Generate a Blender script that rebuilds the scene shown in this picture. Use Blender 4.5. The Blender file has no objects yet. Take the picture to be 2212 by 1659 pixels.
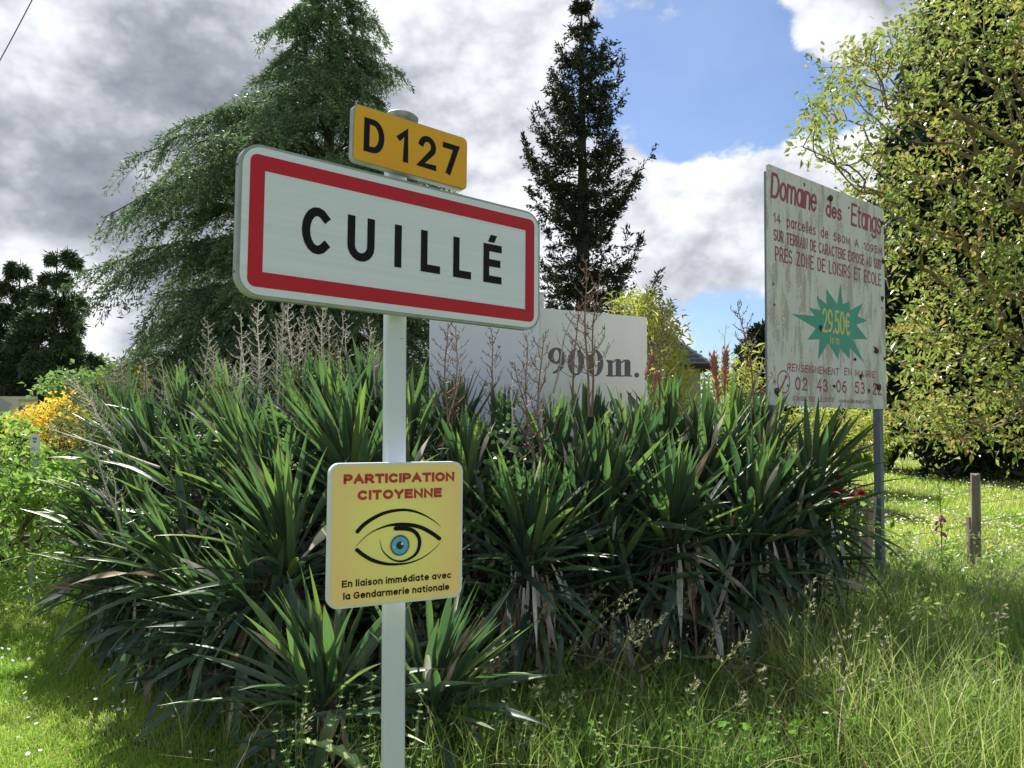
import bpy, math, random
import numpy as np
from mathutils import Vector, Matrix, Euler
random.seed(7); rng = np.random.default_rng(7)
S = bpy.context.scene; C = S.collection
R = math.radians; PI = math.pi
EYE = 1.55; PITCH = R(3.45); FOC = 1662.3
SUN_EL, SUN_AZ = 45.0, -20.0
# ------------------------------------------------------------------ camera
cd = bpy.data.cameras.new('camera'); cam = bpy.data.objects.new('camera', cd); C.objects.link(cam)
cd.sensor_width = 36; cd.lens = FOC / 2212 * 36; cd.clip_start = .05; cd.clip_end = 4000
cam.location = (0, 0, EYE); cam.rotation_euler = (R(90) + PITCH, 0, 0); S.camera = cam
# ------------------------------------------------------------------ view
S.view_settings.view_transform = 'Standard'; S.view_settings.look = 'None'
S.view_settings.exposure = 1.34; S.view_settings.gamma = 1; S.view_settings.use_curve_mapping = False
S.render.engine = 'CYCLES'
S.cycles.max_bounces = 6; S.cycles.diffuse_bounces = 3; S.cycles.glossy_bounces = 2
S.cycles.transmission_bounces = 3; S.cycles.transparent_max_bounces = 4; S.cycles.use_denoising = True
S.cycles.sample_clamp_indirect = 4

def at(px, py, Y):
    """point at distance Y along the ray of photo pixel (2212 px wide photo)"""
    a = (px - 1106) / FOC; u = -(py - 829.5) / FOC
    cp, sp = math.cos(PITCH), math.sin(PITCH)
    d = Vector((a, cp - u * sp, sp + u * cp))
    return Vector((0, 0, EYE)) + d * (Y / d.y)
# ------------------------------------------------------------------ world: Nishita sky with procedural clouds
W = bpy.data.worlds.new("World"); S.world = W; W.use_nodes = True
nt = W.node_tree; N = nt.nodes; L = nt.links
bg = N['Background']; bg.inputs['Strength'].default_value = 0.06
sky = N.new('ShaderNodeTexSky'); sky.sky_type = 'NISHITA'; sky.sun_disc = False
sky.sun_elevation = R(SUN_EL); sky.sun_rotation = R(SUN_AZ); sky.air_density = 1.0; sky.dust_density = .6; sky.ozone_density = 2.0
tc = N.new('ShaderNodeTexCoord')
def wmath(op, a, b=None, c=None):
    n = N.new('ShaderNodeMath'); n.operation = op
    for i, v in enumerate((a, b, c)):
        if v is None: continue
        if isinstance(v, (int, float)): n.inputs[i].default_value = v
        else: L.new(v, n.inputs[i])
    return n.outputs[0]
def wnoise(scale, detail, rough, off=(0, 0, 0), stretch=(1, 1, 1.35), dist=0.0):
    m = N.new('ShaderNodeMapping'); L.new(tc.outputs['Generated'], m.inputs[0])
    m.inputs['Location'].default_value = off; m.inputs['Scale'].default_value = stretch
    n = N.new('ShaderNodeTexNoise'); L.new(m.outputs[0], n.inputs['Vector'])
    n.inputs['Scale'].default_value = scale; n.inputs['Detail'].default_value = detail
    n.inputs['Roughness'].default_value = rough; n.inputs['Distortion'].default_value = dist
    return n.outputs['Fac']
def blob(px, py, rad, w):
    """weight w falling off round the sky direction of one cloud or gap"""
    d = (at(px, py, 10) - Vector((0, 0, EYE))).normalized()
    n = N.new('ShaderNodeVectorMath'); n.operation = 'DISTANCE'; L.new(tc.outputs['Generated'], n.inputs[0]); n.inputs[1].default_value = d
    m = N.new('ShaderNodeMapRange'); m.interpolation_type = 'SMOOTHSTEP'
    L.new(n.outputs['Value'], m.inputs['Value'])
    m.inputs['From Min'].default_value = 0; m.inputs['From Max'].default_value = rad / FOC
    m.inputs['To Min'].default_value = w; m.inputs['To Max'].default_value = 0
    return m.outputs[0]
def total(base, items):
    for i in items: base = wmath('ADD', base, i)
    return base
def ramp(v, stops):
    n = N.new('ShaderNodeValToRGB'); L.new(v, n.inputs[0]); e = n.color_ramp.elements
    while len(e) < len(stops): e.new(.5)
    for el, (p, c) in zip(e, stops): el.position = p; el.color = (*c, 1)
    return n.outputs[0]
def puffs(scale, off, detail=5):
    n_ = wnoise(scale, detail, .58, off, (1, 1, 1.5)); return wmath('SUBTRACT', wmath('MULTIPLY', wmath('ABSOLUTE', wmath('SUBTRACT', n_, .5)), 4.5), .38)
pf = puffs(4.5, (4.2, 1.1, .3)); pf2 = puffs(10, (1.2, 7.1, 2.3), 4)
cover = total(wmath('MULTIPLY', wnoise(4.2, 8, .6, (3.1, .4, 7.7)), 1.1), [wmath('MULTIPLY', pf, .16), wmath('MULTIPLY', pf2, .09),
    blob(1500, 150, 430, -.36), blob(1650, 250, 330, -.26), blob(1390, 200, 200, -.2), blob(1560, 640, 330, -.34), blob(1600, 420, 150, .12),
    blob(1480, 20, 150, .28), blob(1760, 30, 230, .38), blob(1480, 480, 380, .38), blob(1760, 400, 300, .38), blob(1380, 160, 70, .22),
    blob(500, 300, 1000, .42), blob(1000, 150, 330, .10), blob(180, 680, 60, -.30), blob(1450, 130, 90, -.1)])
cf = N.new('ShaderNodeMapRange'); cf.interpolation_type = 'SMOOTHSTEP'; L.new(cover, cf.inputs['Value'])
cf.inputs['From Min'].default_value = .455; cf.inputs['From Max'].default_value = .575; cf.inputs['To Min'].default_value = .07
shade = total(wmath('ADD', wmath('MULTIPLY', wnoise(3.2, 7, .58, (1.3, 5.2, 2.2)), .95), wmath('MULTIPLY', wnoise(11, 7, .55, (8, 2, 1)), .20)), [
    wmath('MULTIPLY', pf, .30), wmath('MULTIPLY', pf2, .11), wmath('ADD', .04, 0.0), blob(120, 480, 330, -.20), blob(350, 330, 420, -.16), blob(560, 160, 300, -.08), blob(60, 120, 190, .10), blob(180, 40, 200, .05), blob(60, 380, 90, .12),
    blob(100, 680, 190, .36), blob(20, 620, 200, .16), blob(1000, 100, 260, .13), blob(1100, 430, 300, .16), blob(1480, 430, 260, .13), blob(1650, 30, 260, .16), blob(1650, 480, 200, -.04),
    blob(1300, 560, 160, .1), blob(950, 300, 150, .04), blob(1560, 560, 110, -.12)])
cloudcol = ramp(shade, [(.28, (.24, .258, .295)), (.44, (.36, .38, .425)), (.56, (.54, .56, .605)), (.70, (.80, .81, .84)), (.84, (1.02, 1.02, 1.03))])
cs = N.new('ShaderNodeMix'); cs.data_type = 'RGBA'; cs.blend_type = 'MULTIPLY'; cs.inputs[0].default_value = 1
L.new(cloudcol, cs.inputs[6]); cs.inputs[7].default_value = (7.6, 7.7, 7.9, 1)
st_ = N.new('ShaderNodeMix'); st_.data_type = 'RGBA'; st_.blend_type = 'MULTIPLY'; st_.inputs[0].default_value = 1; L.new(sky.outputs[0], st_.inputs[6]); st_.inputs[7].default_value = (.66, .76, .90, 1)
mx = N.new('ShaderNodeMix'); mx.data_type = 'RGBA'
L.new(cf.outputs[0], mx.inputs[0]); L.new(st_.outputs[2], mx.inputs[6]); L.new(cs.outputs[2], mx.inputs[7])
L.new(mx.outputs[2], bg.inputs['Color'])
# ------------------------------------------------------------------ sun
sd = bpy.data.lights.new('sun', 'SUN'); sd.energy = 4.5; sd.angle = R(.6); sd.color = (1, .955, .87)
so = bpy.data.objects.new('sun', sd); C.objects.link(so)
sv = Vector((math.sin(R(SUN_AZ)) * math.cos(R(SUN_EL)), math.cos(R(SUN_AZ)) * math.cos(R(SUN_EL)), math.sin(R(SUN_EL))))
so.rotation_euler = sv.to_track_quat('Z', 'Y').to_euler(); so.location = (0, 0, 20)

# ================================================================== materials
def mat(name, col, col2=None, rough=.6, scale=8, trans=0.0, tcol=None, spec=.5, attr=False, objrnd=False, bump=0.0, metal=0, stretch=(1, 1, 1), lo=.35, hi=.65, detail=4, stops=None, mid=None):
    """base colour varies by noise / per-leaf attribute / per-object random; optional translucency"""
    m = bpy.data.materials.new(name); m.use_nodes = True; n = m.node_tree.nodes; l = m.node_tree.links
    b = n['Principled BSDF']; b.inputs['Roughness'].default_value = rough; b.inputs['Metallic'].default_value = metal
    b.inputs['Specular IOR Level'].default_value = spec
    col2 = col2 or tuple(c * .8 for c in col)
    t = n.new('ShaderNodeTexCoord'); mp = n.new('ShaderNodeMapping'); l.new(t.outputs['Object'], mp.inputs[0]); mp.inputs['Scale'].default_value = stretch
    nz = n.new('ShaderNodeTexNoise'); l.new(mp.outputs[0], nz.inputs['Vector']); nz.inputs['Scale'].default_value = scale; nz.inputs['Detail'].default_value = detail
    fac = nz.outputs['Fac']
    if attr or objrnd:
        if attr:
            a = n.new('ShaderNodeAttribute'); a.attribute_name = 'v'; src = a.outputs['Fac']
        else:
            a = n.new('ShaderNodeObjectInfo'); src = a.outputs['Random']
        mm = n.new('ShaderNodeMath'); mm.operation = 'MULTIPLY_ADD'; l.new(nz.outputs['Fac'], mm.inputs[0]); mm.inputs[1].default_value = .5
        m2 = n.new('ShaderNodeMath'); m2.operation = 'MULTIPLY'; l.new(src, m2.inputs[0]); m2.inputs[1].default_value = .62
        l.new(m2.outputs[0], mm.inputs[2]); fac = mm.outputs[0]
    r = n.new('ShaderNodeValToRGB'); l.new(fac, r.inputs[0])
    st = stops or ([(lo, col), (hi, col2)] if mid is None else [(lo, col), ((lo + hi) / 2, mid), (hi, col2)])
    e = r.color_ramp.elements
    while len(e) < len(st): e.new(.5)
    for el, (p, c) in zip(e, st): el.position = p; el.color = (*c, 1)
    l.new(r.outputs[0], b.inputs['Base Color'])
    if bump:
        bp = n.new('ShaderNodeBump'); bp.inputs['Strength'].default_value = bump; bp.inputs['Distance'].default_value = .01
        l.new(nz.outputs['Fac'], bp.inputs['Height']); l.new(bp.outputs[0], b.inputs['Normal'])
    if trans:
        tr = n.new('ShaderNodeBsdfTranslucent'); ms = n.new('ShaderNodeMixShader'); ms.inputs[0].default_value = trans
        if tcol:
            x = n.new('ShaderNodeMix'); x.data_type = 'RGBA'; x.inputs[0].default_value = .6; l.new(r.outputs[0], x.inputs[6]); x.inputs[7].default_value = (*tcol, 1); l.new(x.outputs[2], tr.inputs['Color'])
        else: l.new(r.outputs[0], tr.inputs['Color'])
        l.new(b.outputs[0], ms.inputs[1]); l.new(tr.outputs[0], ms.inputs[2]); l.new(ms.outputs[0], n['Material Output'].inputs[0])
    return m
M = {}
M['white'] = mat('white_reflective_sheet', (.75, .79, .91), (.67, .71, .83), .45, 2.2, spec=.3, stretch=(.25, 1, 26), lo=.3, hi=.75)
M['red'] = mat('red_reflective_sheet', (.52, .012, .022), (.46, .012, .022), .42, 3, spec=.3)
M['black'] = mat('black_film', (.008, .008, .011), (.012, .012, .016), .5, 5, spec=.12)
M['amber'] = mat('amber_reflective_sheet', (.80, .40, .015), (.76, .36, .012), .45, 4, spec=.3)
M['grey_rim'] = mat('grey_painted_aluminium', (.34, .37, .38), (.27, .30, .29), .5, 20, bump=.1)
M['pole'] = mat('white_lacquered_steel', (.60, .65, .74), (.52, .57, .65), .4, 6, stretch=(1, 1, .15), lo=.4, hi=.75)
M['cap'] = mat('grey_plastic_cap', (.40, .42, .38), (.20, .22, .17), .6, 25)
M['notice_white'] = mat('white_lacquer_edge', (.74, .77, .82), (.68, .70, .74), .35, 8)
M['notice_red'] = mat('red_print', (.50, .03, .035), (.46, .03, .035), .45, 5)
M['galv'] = mat('galvanised_steel', (.36, .40, .43), (.26, .30, .33), .45, 30, metal=.35, bump=.05)
M['galv2'] = mat('spangled_galvanised_steel', (.52, .56, .60), (.34, .38, .42), .4, 45, metal=.4, detail=1)
M['galvd'] = mat('dull_galvanised_tube', (.17, .20, .235), (.12, .15, .18), .5, 14, metal=.3, stretch=(1, 1, .3))
M['board_w'] = mat('white_board_paint', (.66, .69, .68), (.60, .63, .62), .5, 1.5, stretch=(2, 1, .5))
M['board_b'] = mat('bluish_white_board', (.74, .77, .86), (.70, .73, .82), .45, 1.5)
M['slate_print'] = mat('dark_grey_print', (.05, .055, .068), (.065, .07, .085), .5, 8)
M['wine'] = mat('wine_red_paint', (.34, .045, .075), (.30, .07, .09), .6, 12, lo=.35, hi=.7)
M['teal'] = mat('teal_paint', (.05, .35, .27), (.07, .31, .24), .6, 8)
M['paleyellow'] = mat('pale_yellow_paint', (.68, .62, .18), (.62, .58, .22), .6, 8)
M['bolt'] = mat('bolt_steel', (.10, .10, .11), (.2, .2, .2), .4, 30, metal=.5)
M['snail'] = mat('snail_shell', (.10, .045, .025), (.04, .02, .015), .5, 60)
M['wood'] = mat('weathered_split_wood', (.50, .40, .28), (.24, .18, .12), .85, 22, stretch=(1, 1, .08), bump=.6, lo=.38, hi=.62, detail=6)
M['wood_d'] = mat('dark_weathered_wood', (.27, .22, .16), (.12, .095, .07), .9, 24, stretch=(1, 1, .08), bump=.6, detail=6)
M['wire'] = mat('rusty_fence_wire', (.22, .20, .17), (.14, .12, .10), .6, 30, metal=.4)
# yucca
def yucca_mat():
    m = bpy.data.materials.new('yucca_leaf'); m.use_nodes = True; n = m.node_tree.nodes; l = m.node_tree.links
    b = n['Principled BSDF']; b.inputs['Roughness'].default_value = .43; b.inputs['Specular IOR Level'].default_value = .5
    oi = n.new('ShaderNodeObjectInfo'); t = n.new('ShaderNodeTexCoord')
    r = n.new('ShaderNodeValToRGB'); l.new(oi.outputs['Random'], r.inputs[0]); e = r.color_ramp.elements
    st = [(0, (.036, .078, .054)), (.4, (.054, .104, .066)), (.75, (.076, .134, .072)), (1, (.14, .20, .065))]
    while len(e) < 4: e.new(.5)
    for el, (p, c) in zip(e, st): el.position = p; el.color = (*c, 1)
    a = n.new('ShaderNodeAttribute'); a.attribute_name = 'edge'      # 1 on the margin
    mr = n.new('ShaderNodeMapRange'); l.new(a.outputs['Fac'], mr.inputs[0]); mr.inputs[1].default_value = .80; mr.inputs[2].default_value = 1; mr.inputs[3].default_value = 0; mr.inputs[4].default_value = .75
    x = n.new('ShaderNodeMix'); x.data_type = 'RGBA'; l.new(mr.outputs[0], x.inputs[0]); l.new(r.outputs[0], x.inputs[6]); x.inputs[7].default_value = (.20, .17, .045, 1)
    # brown flecks
    mp = n.new('ShaderNodeMapping'); l.new(t.outputs['Object'], mp.inputs[0]); mp.inputs['Scale'].default_value = (18, 55, 55)
    l.new(oi.outputs['Random'], mp.inputs['Location'])
    nz = n.new('ShaderNodeTexNoise'); l.new(mp.outputs[0], nz.inputs['Vector']); nz.inputs['Scale'].default_value = 1.5; nz.inputs['Detail'].default_value = 2
    m3 = n.new('ShaderNodeMapRange'); l.new(nz.outputs['Fac'], m3.inputs[0]); m3.inputs[1].default_value = .70; m3.inputs[2].default_value = .74
    y = n.new('ShaderNodeMix'); y.data_type = 'RGBA'; l.new(m3.outputs[0], y.inputs[0]); l.new(x.outputs[2], y.inputs[6]); y.inputs[7].default_value = (.05, .03, .02, 1)
    # brown tip
    sx = n.new('ShaderNodeSeparateXYZ'); l.new(t.outputs['Generated'], sx.inputs[0])
    m4 = n.new('ShaderNodeMapRange'); l.new(sx.outputs[0], m4.inputs[0]); m4.inputs[1].default_value = .955; m4.inputs[2].default_value = 1
    z = n.new('ShaderNodeMix'); z.data_type = 'RGBA'; l.new(m4.outputs[0], z.inputs[0]); l.new(y.outputs[2], z.inputs[6]); z.inputs[7].default_value = (.16, .09, .045, 1)
    l.new(z.outputs[2], b.inputs['Base Color'])
    # fine lengthwise ribs
    mp2 = n.new('ShaderNodeMapping'); l.new(t.outputs['Object'], mp2.inputs[0]); mp2.inputs['Scale'].default_value = (1, 220, 1)
    nz2 = n.new('ShaderNodeTexNoise'); l.new(mp2.outputs[0], nz2.inputs['Vector']); nz2.inputs['Scale'].default_value = 1
    bp = n.new('ShaderNodeBump'); bp.inputs['Strength'].default_value = .35; bp.inputs['Distance'].default_value = .004; l.new(nz2.outputs['Fac'], bp.inputs['Height']); l.new(bp.outputs[0], b.inputs['Normal'])
    tr = n.new('ShaderNodeBsdfTranslucent'); ms = n.new('ShaderNodeMixShader'); ms.inputs[0].default_value = .22
    q = n.new('ShaderNodeMix'); q.data_type = 'RGBA'; q.blend_type = 'MULTIPLY'; q.inputs[0].default_value = 1; l.new(z.outputs[2], q.inputs[6]); q.inputs[7].default_value = (2.2, 2.7, 1.3, 1)
    l.new(q.outputs[2], tr.inputs['Color'])
    l.new(b.outputs[0], ms.inputs[1]); l.new(tr.outputs[0], ms.inputs[2]); l.new(ms.outputs[0], n['Material Output'].inputs[0])
    return m
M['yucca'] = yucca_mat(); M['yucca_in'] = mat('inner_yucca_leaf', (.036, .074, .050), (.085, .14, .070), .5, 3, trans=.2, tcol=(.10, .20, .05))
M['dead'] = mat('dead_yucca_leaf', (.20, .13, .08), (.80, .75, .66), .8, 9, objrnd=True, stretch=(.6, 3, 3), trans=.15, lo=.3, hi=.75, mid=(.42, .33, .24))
M['trunk'] = mat('fibrous_yucca_trunk', (.10, .065, .04), (.05, .032, .022), .9, 30, bump=.7, stretch=(1, 1, .3))
M['stalk_g'] = mat('bleached_flower_stalk', (.74, .69, .60), (.42, .38, .31), .8, 14, objrnd=True, lo=.2, hi=.8)
M['stalk_r'] = mat('brown_flower_stalk', (.30, .18, .13), (.15, .09, .07), .7, 14, objrnd=True, lo=.2, hi=.8)
M['bud'] = mat('pink_flower_bud', (.42, .13, .11), (.30, .20, .10), .6, 14, trans=.15)
# foliage
def fol(name, a, b, mid=None, trans=.35, rough=.6, tc_=None, spec=.3, lo=.25, hi=.85):
    return mat(name, a, b, rough, 1.5, trans=trans, tcol=tc_, spec=spec, attr=True, lo=lo, hi=hi, mid=mid)
M['cedar'] = fol('cedar_needles', (.060, .13, .075), (.28, .36, .15), (.13, .22, .10), .30)
M['spruce'] = fol('spruce_needles', (.016, .028, .016), (.042, .058, .025), None, .15)
M['deodar'] = fol('weeping_cedar_needles', (.024, .055, .030), (.11, .16, .06), None, .2)
M['darkfir'] = fol('dark_conifer_needles', (.010, .024, .014), (.032, .055, .022), None, .15)
M['fir'] = fol('young_fir_needles', (.12, .24, .04), (.30, .42, .08), None, .45)
M['walnut'] = fol('bronze_green_leaves', (.12, .21, .048), (.44, .25, .11), (.28, .33, .075), .50, .32, lo=.3, hi=.92)
M['bamboo'] = fol('bamboo_leaves', (.20, .27, .04), (.50, .50, .13), (.36, .40, .08), .5, .4)
M['bush'] = fol('broad_green_leaves', (.12, .28, .035), (.34, .48, .11), None, .5, .32)
M['dogbush'] = fol('mid_green_shrub_leaves', (.09, .19, .05), (.24, .36, .11), None, .45)
M['gold'] = fol('golden_flowers', (.80, .54, .03), (.86, .70, .12), None, .35)
M['redleaf'] = fol('copper_red_leaves', (.28, .06, .03), (.42, .14, .08), None, .35)
M['ivy'] = fol('ivy_leaves', (.03, .08, .02), (.10, .20, .05), None, .3, .35)
M['farwood'] = fol('far_wood_leaves', (.09, .17, .05), (.20, .30, .09), None, .3)
M['bark'] = mat('grey_bark', (.16, .12, .085), (.08, .06, .045), .9, 20, bump=.5)
M['bark_l'] = mat('lichened_bark', (.24, .19, .10), (.12, .09, .06), .9, 9, bump=.5)
M['bark_b'] = mat('dark_bark', (.06, .042, .032), (.035, .026, .02), .9, 20)
M['cane'] = mat('orange_bamboo_cane', (.40, .22, .06), (.30, .24, .07), .5, 10)
M['lawn'] = fol('lawn_grass', (.17, .36, .035), (.58, .64, .17), (.34, .53, .07), .5, .5)
M['tall'] = fol('tall_grass', (.10, .20, .035), (.50, .54, .20), (.26, .38, .08), .5, .45)
M['seed'] = fol('grass_seed_heads', (.22, .20, .15), (.60, .58, .36), None, .35)
M['daisy'] = fol('daisy_petals', (.80, .80, .76), (.86, .86, .84), None, .2)
M['butter'] = fol('buttercup_petals', (.80, .60, .02), (.82, .68, .05), None, .2)
M['cleaver'] = fol('cleaver_leaves', (.10, .24, .04), (.28, .42, .11), None, .4)
M['dock'] = mat('dock_leaf', (.32, .44, .20), (.40, .50, .26), .45, 9, trans=.35)
M['rose'] = mat('crimson_petals', (.60, .01, .05), (.70, .03, .10), .5, 20, trans=.25)
M['fox'] = mat('foxglove_bells', (.42, .08, .20), (.50, .15, .28), .5, 20, trans=.25)
M['slate'] = mat('slate_roof', (.12, .13, .15), (.08, .085, .10), .6, 12)
M['render'] = mat('cream_render', (.48, .43, .34), (.42, .37, .29), .8, 3)
M['cream'] = mat('cream_board', (.62, .58, .46), (.56, .52, .42), .6, 5)
M['gold_band'] = mat('gold_band', (.48, .38, .14), (.44, .34, .13), .6, 5)
M['blueprint'] = mat('blue_print', (.02, .09, .22), (.03, .12, .26), .6, 5)
M['mapgrey'] = mat('grey_map_print', (.42, .44, .42), (.30, .33, .32), .6, 40)
M['cable'] = mat('black_cable', (.02, .02, .02))

def ground_mat():
    m = bpy.data.materials.new('ground_soil_and_grass'); m.use_nodes = True; n = m.node_tree.nodes; l = m.node_tree.links
    b = n['Principled BSDF']; b.inputs['Roughness'].default_value = .95; b.inputs['Specular IOR Level'].default_value = .1
    t = n.new('ShaderNodeTexCoord')
    z1 = n.new('ShaderNodeTexNoise'); l.new(t.outputs['Object'], z1.inputs['Vector']); z1.inputs['Scale'].default_value = 1.1; z1.inputs['Detail'].default_value = 8; z1.inputs['Roughness'].default_value = .7
    z2 = n.new('ShaderNodeTexNoise'); l.new(t.outputs['Object'], z2.inputs['Vector']); z2.inputs['Scale'].default_value = 45; z2.inputs['Detail'].default_value = 3
    r = n.new('ShaderNodeValToRGB'); l.new(z1.outputs['Fac'], r.inputs[0]); e = r.color_ramp.elements
    e[0].position = .35; e[0].color = (.14, .20, .03, 1); e[1].position = .65; e[1].color = (.28, .30, .07, 1)
    x = n.new('ShaderNodeMix'); x.data_type = 'RGBA'; x.blend_type = 'MULTIPLY'; x.inputs[0].default_value = .8
    r2 = n.new('ShaderNodeValToRGB'); l.new(z2.outputs['Fac'], r2.inputs[0]); r2.color_ramp.elements[0].position = .35; r2.color_ramp.elements[0].color = (.35, .35, .35, 1); r2.color_ramp.elements[1].position = .65
    l.new(r.outputs[0], x.inputs[6]); l.new(r2.outputs[0], x.inputs[7]); l.new(x.outputs[2], b.inputs['Base Color'])
    bp = n.new('ShaderNodeBump'); bp.inputs['Strength'].default_value = .8; bp.inputs['Distance'].default_value = .05; l.new(z2.outputs['Fac'], bp.inputs['Height']); l.new(bp.outputs[0], b.inputs['Normal'])
    return m
M['ground'] = ground_mat()
def grime_mat():
    """billboard panel: off-white with algae and vertical dirt runs"""
    m = bpy.data.materials.new('grimy_white_panel'); m.use_nodes = True; n = m.node_tree.nodes; l = m.node_tree.links
    b = n['Principled BSDF']; b.inputs['Roughness'].default_value = .65
    t = n.new('ShaderNodeTexCoord')
    def nz(sc, st, det=6, ro=.65):
        mp = n.new('ShaderNodeMapping'); l.new(t.outputs['Object'], mp.inputs[0]); mp.inputs['Scale'].default_value = st
        z = n.new('ShaderNodeTexNoise'); l.new(mp.outputs[0], z.inputs['Vector']); z.inputs['Scale'].default_value = sc; z.inputs['Detail'].default_value = det; z.inputs['Roughness'].default_value = ro; return z.outputs['Fac']
    a = nz(3.5, (1.6, 1, .6)); f = nz(60, (1, 1, 1), 3); c = nz(14, (2.0, 1, .25))
    ad = n.new('ShaderNodeMath'); ad.operation = 'ADD'; l.new(a, ad.inputs[0])
    m2 = n.new('ShaderNodeMath'); m2.operation = 'MULTIPLY'; l.new(f, m2.inputs[0]); m2.inputs[1].default_value = .35; l.new(m2.outputs[0], ad.inputs[1])
    ad2 = n.new('ShaderNodeMath'); ad2.operation = 'ADD'; l.new(ad.outputs[0], ad2.inputs[0]); m3 = n.new('ShaderNodeMath'); m3.operation = 'MULTIPLY'; l.new(c, m3.inputs[0]); m3.inputs[1].default_value = .55; l.new(m3.outputs[0], ad2.inputs[1])
    r = n.new('ShaderNodeValToRGB'); l.new(ad2.outputs[0], r.inputs[0]); e = r.color_ramp.elements
    st = [(.88, (.68, .68, .66)), (1.04, (.61, .60, .565)), (1.20, (.46, .42, .36))]
    while len(e) < 3: e.new(.5)
    for el, (p, cc) in zip(e, st): el.position = p; el.color = (*cc, 1)
    l.new(r.outputs[0], b.inputs['Base Color']); return m
M['grime'] = grime_mat()
def yellow_mat():
    """printed colour fade of the notice: lemon middle, orange-yellow margins"""
    m = bpy.data.materials.new('yellow_print_fade'); m.use_nodes = True; n = m.node_tree.nodes; l = m.node_tree.links
    b = n['Principled BSDF']; b.inputs['Roughness'].default_value = .4; b.inputs['Specular IOR Level'].default_value = .35
    t = n.new('ShaderNodeTexCoord'); mp = n.new('ShaderNodeMapping'); l.new(t.outputs['Object'], mp.inputs[0]); mp.inputs['Scale'].default_value = (3.6, 0, 3.0)
    v = n.new('ShaderNodeVectorMath'); v.operation = 'LENGTH'; l.new(mp.outputs[0], v.inputs[0])
    nz = n.new('ShaderNodeTexNoise'); l.new(t.outputs['Object'], nz.inputs['Vector']); nz.inputs['Scale'].default_value = 5
    ad = n.new('ShaderNodeMath'); ad.operation = 'MULTIPLY_ADD'; l.new(nz.outputs['Fac'], ad.inputs[0]); ad.inputs[1].default_value = .35; l.new(v.outputs['Value'], ad.inputs[2])
    r = n.new('ShaderNodeValToRGB'); l.new(ad.outputs[0], r.inputs[0]); e = r.color_ramp.elements
    e[0].position = .45; e[0].color = (.94, .86, .27, 1); e[1].position = 1.0; e[1].color = (.95, .68, .27, 1)
    l.new(r.outputs[0], b.inputs['Base Color']); return m
M['notice'] = yellow_mat()
def iris_mat():
    m = bpy.data.materials.new('blue_iris_print'); m.use_nodes = True; n = m.node_tree.nodes; l = m.node_tree.links
    b = n['Principled BSDF']; b.inputs['Roughness'].default_value = .4
    t = n.new('ShaderNodeTexCoord'); v = n.new('ShaderNodeVectorMath'); v.operation = 'LENGTH'; l.new(t.outputs['Object'], v.inputs[0])
    r = n.new('ShaderNodeValToRGB'); m1 = n.new('ShaderNodeMath'); m1.operation = 'MULTIPLY'; m1.inputs[1].default_value = 1 / .034; l.new(v.outputs['Value'], m1.inputs[0]); l.new(m1.outputs[0], r.inputs[0])
    e = r.color_ramp.elements
    st = [(.0, (.01, .01, .01)), (.35, (.01, .01, .01)), (.40, (.10, .38, .62)), (.72, (.13, .45, .70)), (.88, (.03, .12, .25)), (1, (.01, .03, .06))]
    while len(e) < len(st): e.new(.5)
    for el, (p, c) in zip(e, st): el.position = p; el.color = (*c, 1)
    l.new(r.outputs[0], b.inputs['Base Color']); return m
M['iris'] = iris_mat()

# ================================================================== mesh helpers
class MB:
    def __init__(s): s.V = []; s.F = {3: [], 4: []}; s.n = 0; s.A = []; s.ng = []
    def add(s, V, Q=None, T=None, v=.5):
        V = np.asarray(V, float).reshape(-1, 3); k = len(V)
        s.V.append(V); s.A.append(np.full(k, v) if np.isscalar(v) else np.asarray(v, float))
        if Q is not None and len(Q): s.F[4].append(np.asarray(Q, int).reshape(-1, 4) + s.n)
        if T is not None and len(T): s.F[3].append(np.asarray(T, int).reshape(-1, 3) + s.n)
        s.n += k
    def ngon(s, P, v=.5):
        P = np.asarray(P, float); s.V.append(P); s.A.append(np.full(len(P), v)); s.ng.append(list(range(s.n, s.n + len(P)))); s.n += len(P)
    def mesh(s, name, off=None, smooth=False):
        me = bpy.data.meshes.new(name)
        V = np.concatenate(s.V) if s.V else np.zeros((0, 3))
        if off is not None: V = V - np.array(off)[None, :]
        Q = np.concatenate(s.F[4]) if s.F[4] else np.zeros((0, 4), int)
        T = np.concatenate(s.F[3]) if s.F[3] else np.zeros((0, 3), int)
        ngl = [len(g) for g in s.ng]
        loops = np.concatenate([Q.ravel(), T.ravel(), np.array([i for g in s.ng for i in g], int)])
        sizes = np.concatenate([np.full(len(Q), 4), np.full(len(T), 3), np.array(ngl, int)]).astype(int)
        starts = np.concatenate([[0], np.cumsum(sizes)[:-1]]).astype(int) if len(sizes) else np.zeros(0, int)
        me.vertices.add(len(V)); me.vertices.foreach_set('co', V.astype(np.float32).ravel())
        me.loops.add(len(loops)); me.loops.foreach_set('vertex_index', loops.astype(np.int32))
        me.polygons.add(len(sizes)); me.polygons.foreach_set('loop_start', starts.astype(np.int32))
        a = me.attributes.new('v', 'FLOAT', 'POINT'); a.data.foreach_set('value', np.concatenate(s.A).astype(np.float32))
        me.update(calc_edges=True); me.validate()
        me.polygons.foreach_set('use_smooth', np.full(len(me.polygons), smooth)); me.update()
        return me
def link(name, me, m=None, parent=None, loc=None, rot=None, **props):
    o = bpy.data.objects.new(name, me); C.objects.link(o)
    if m is not None and me is not None and len(me.materials) == 0: me.materials.append(m)
    if parent is not None: o.parent = parent
    if loc is not None: o.location = loc
    if rot is not None: o.rotation_euler = rot
    for k, v in props.items(): o[k] = v
    return o
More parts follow.
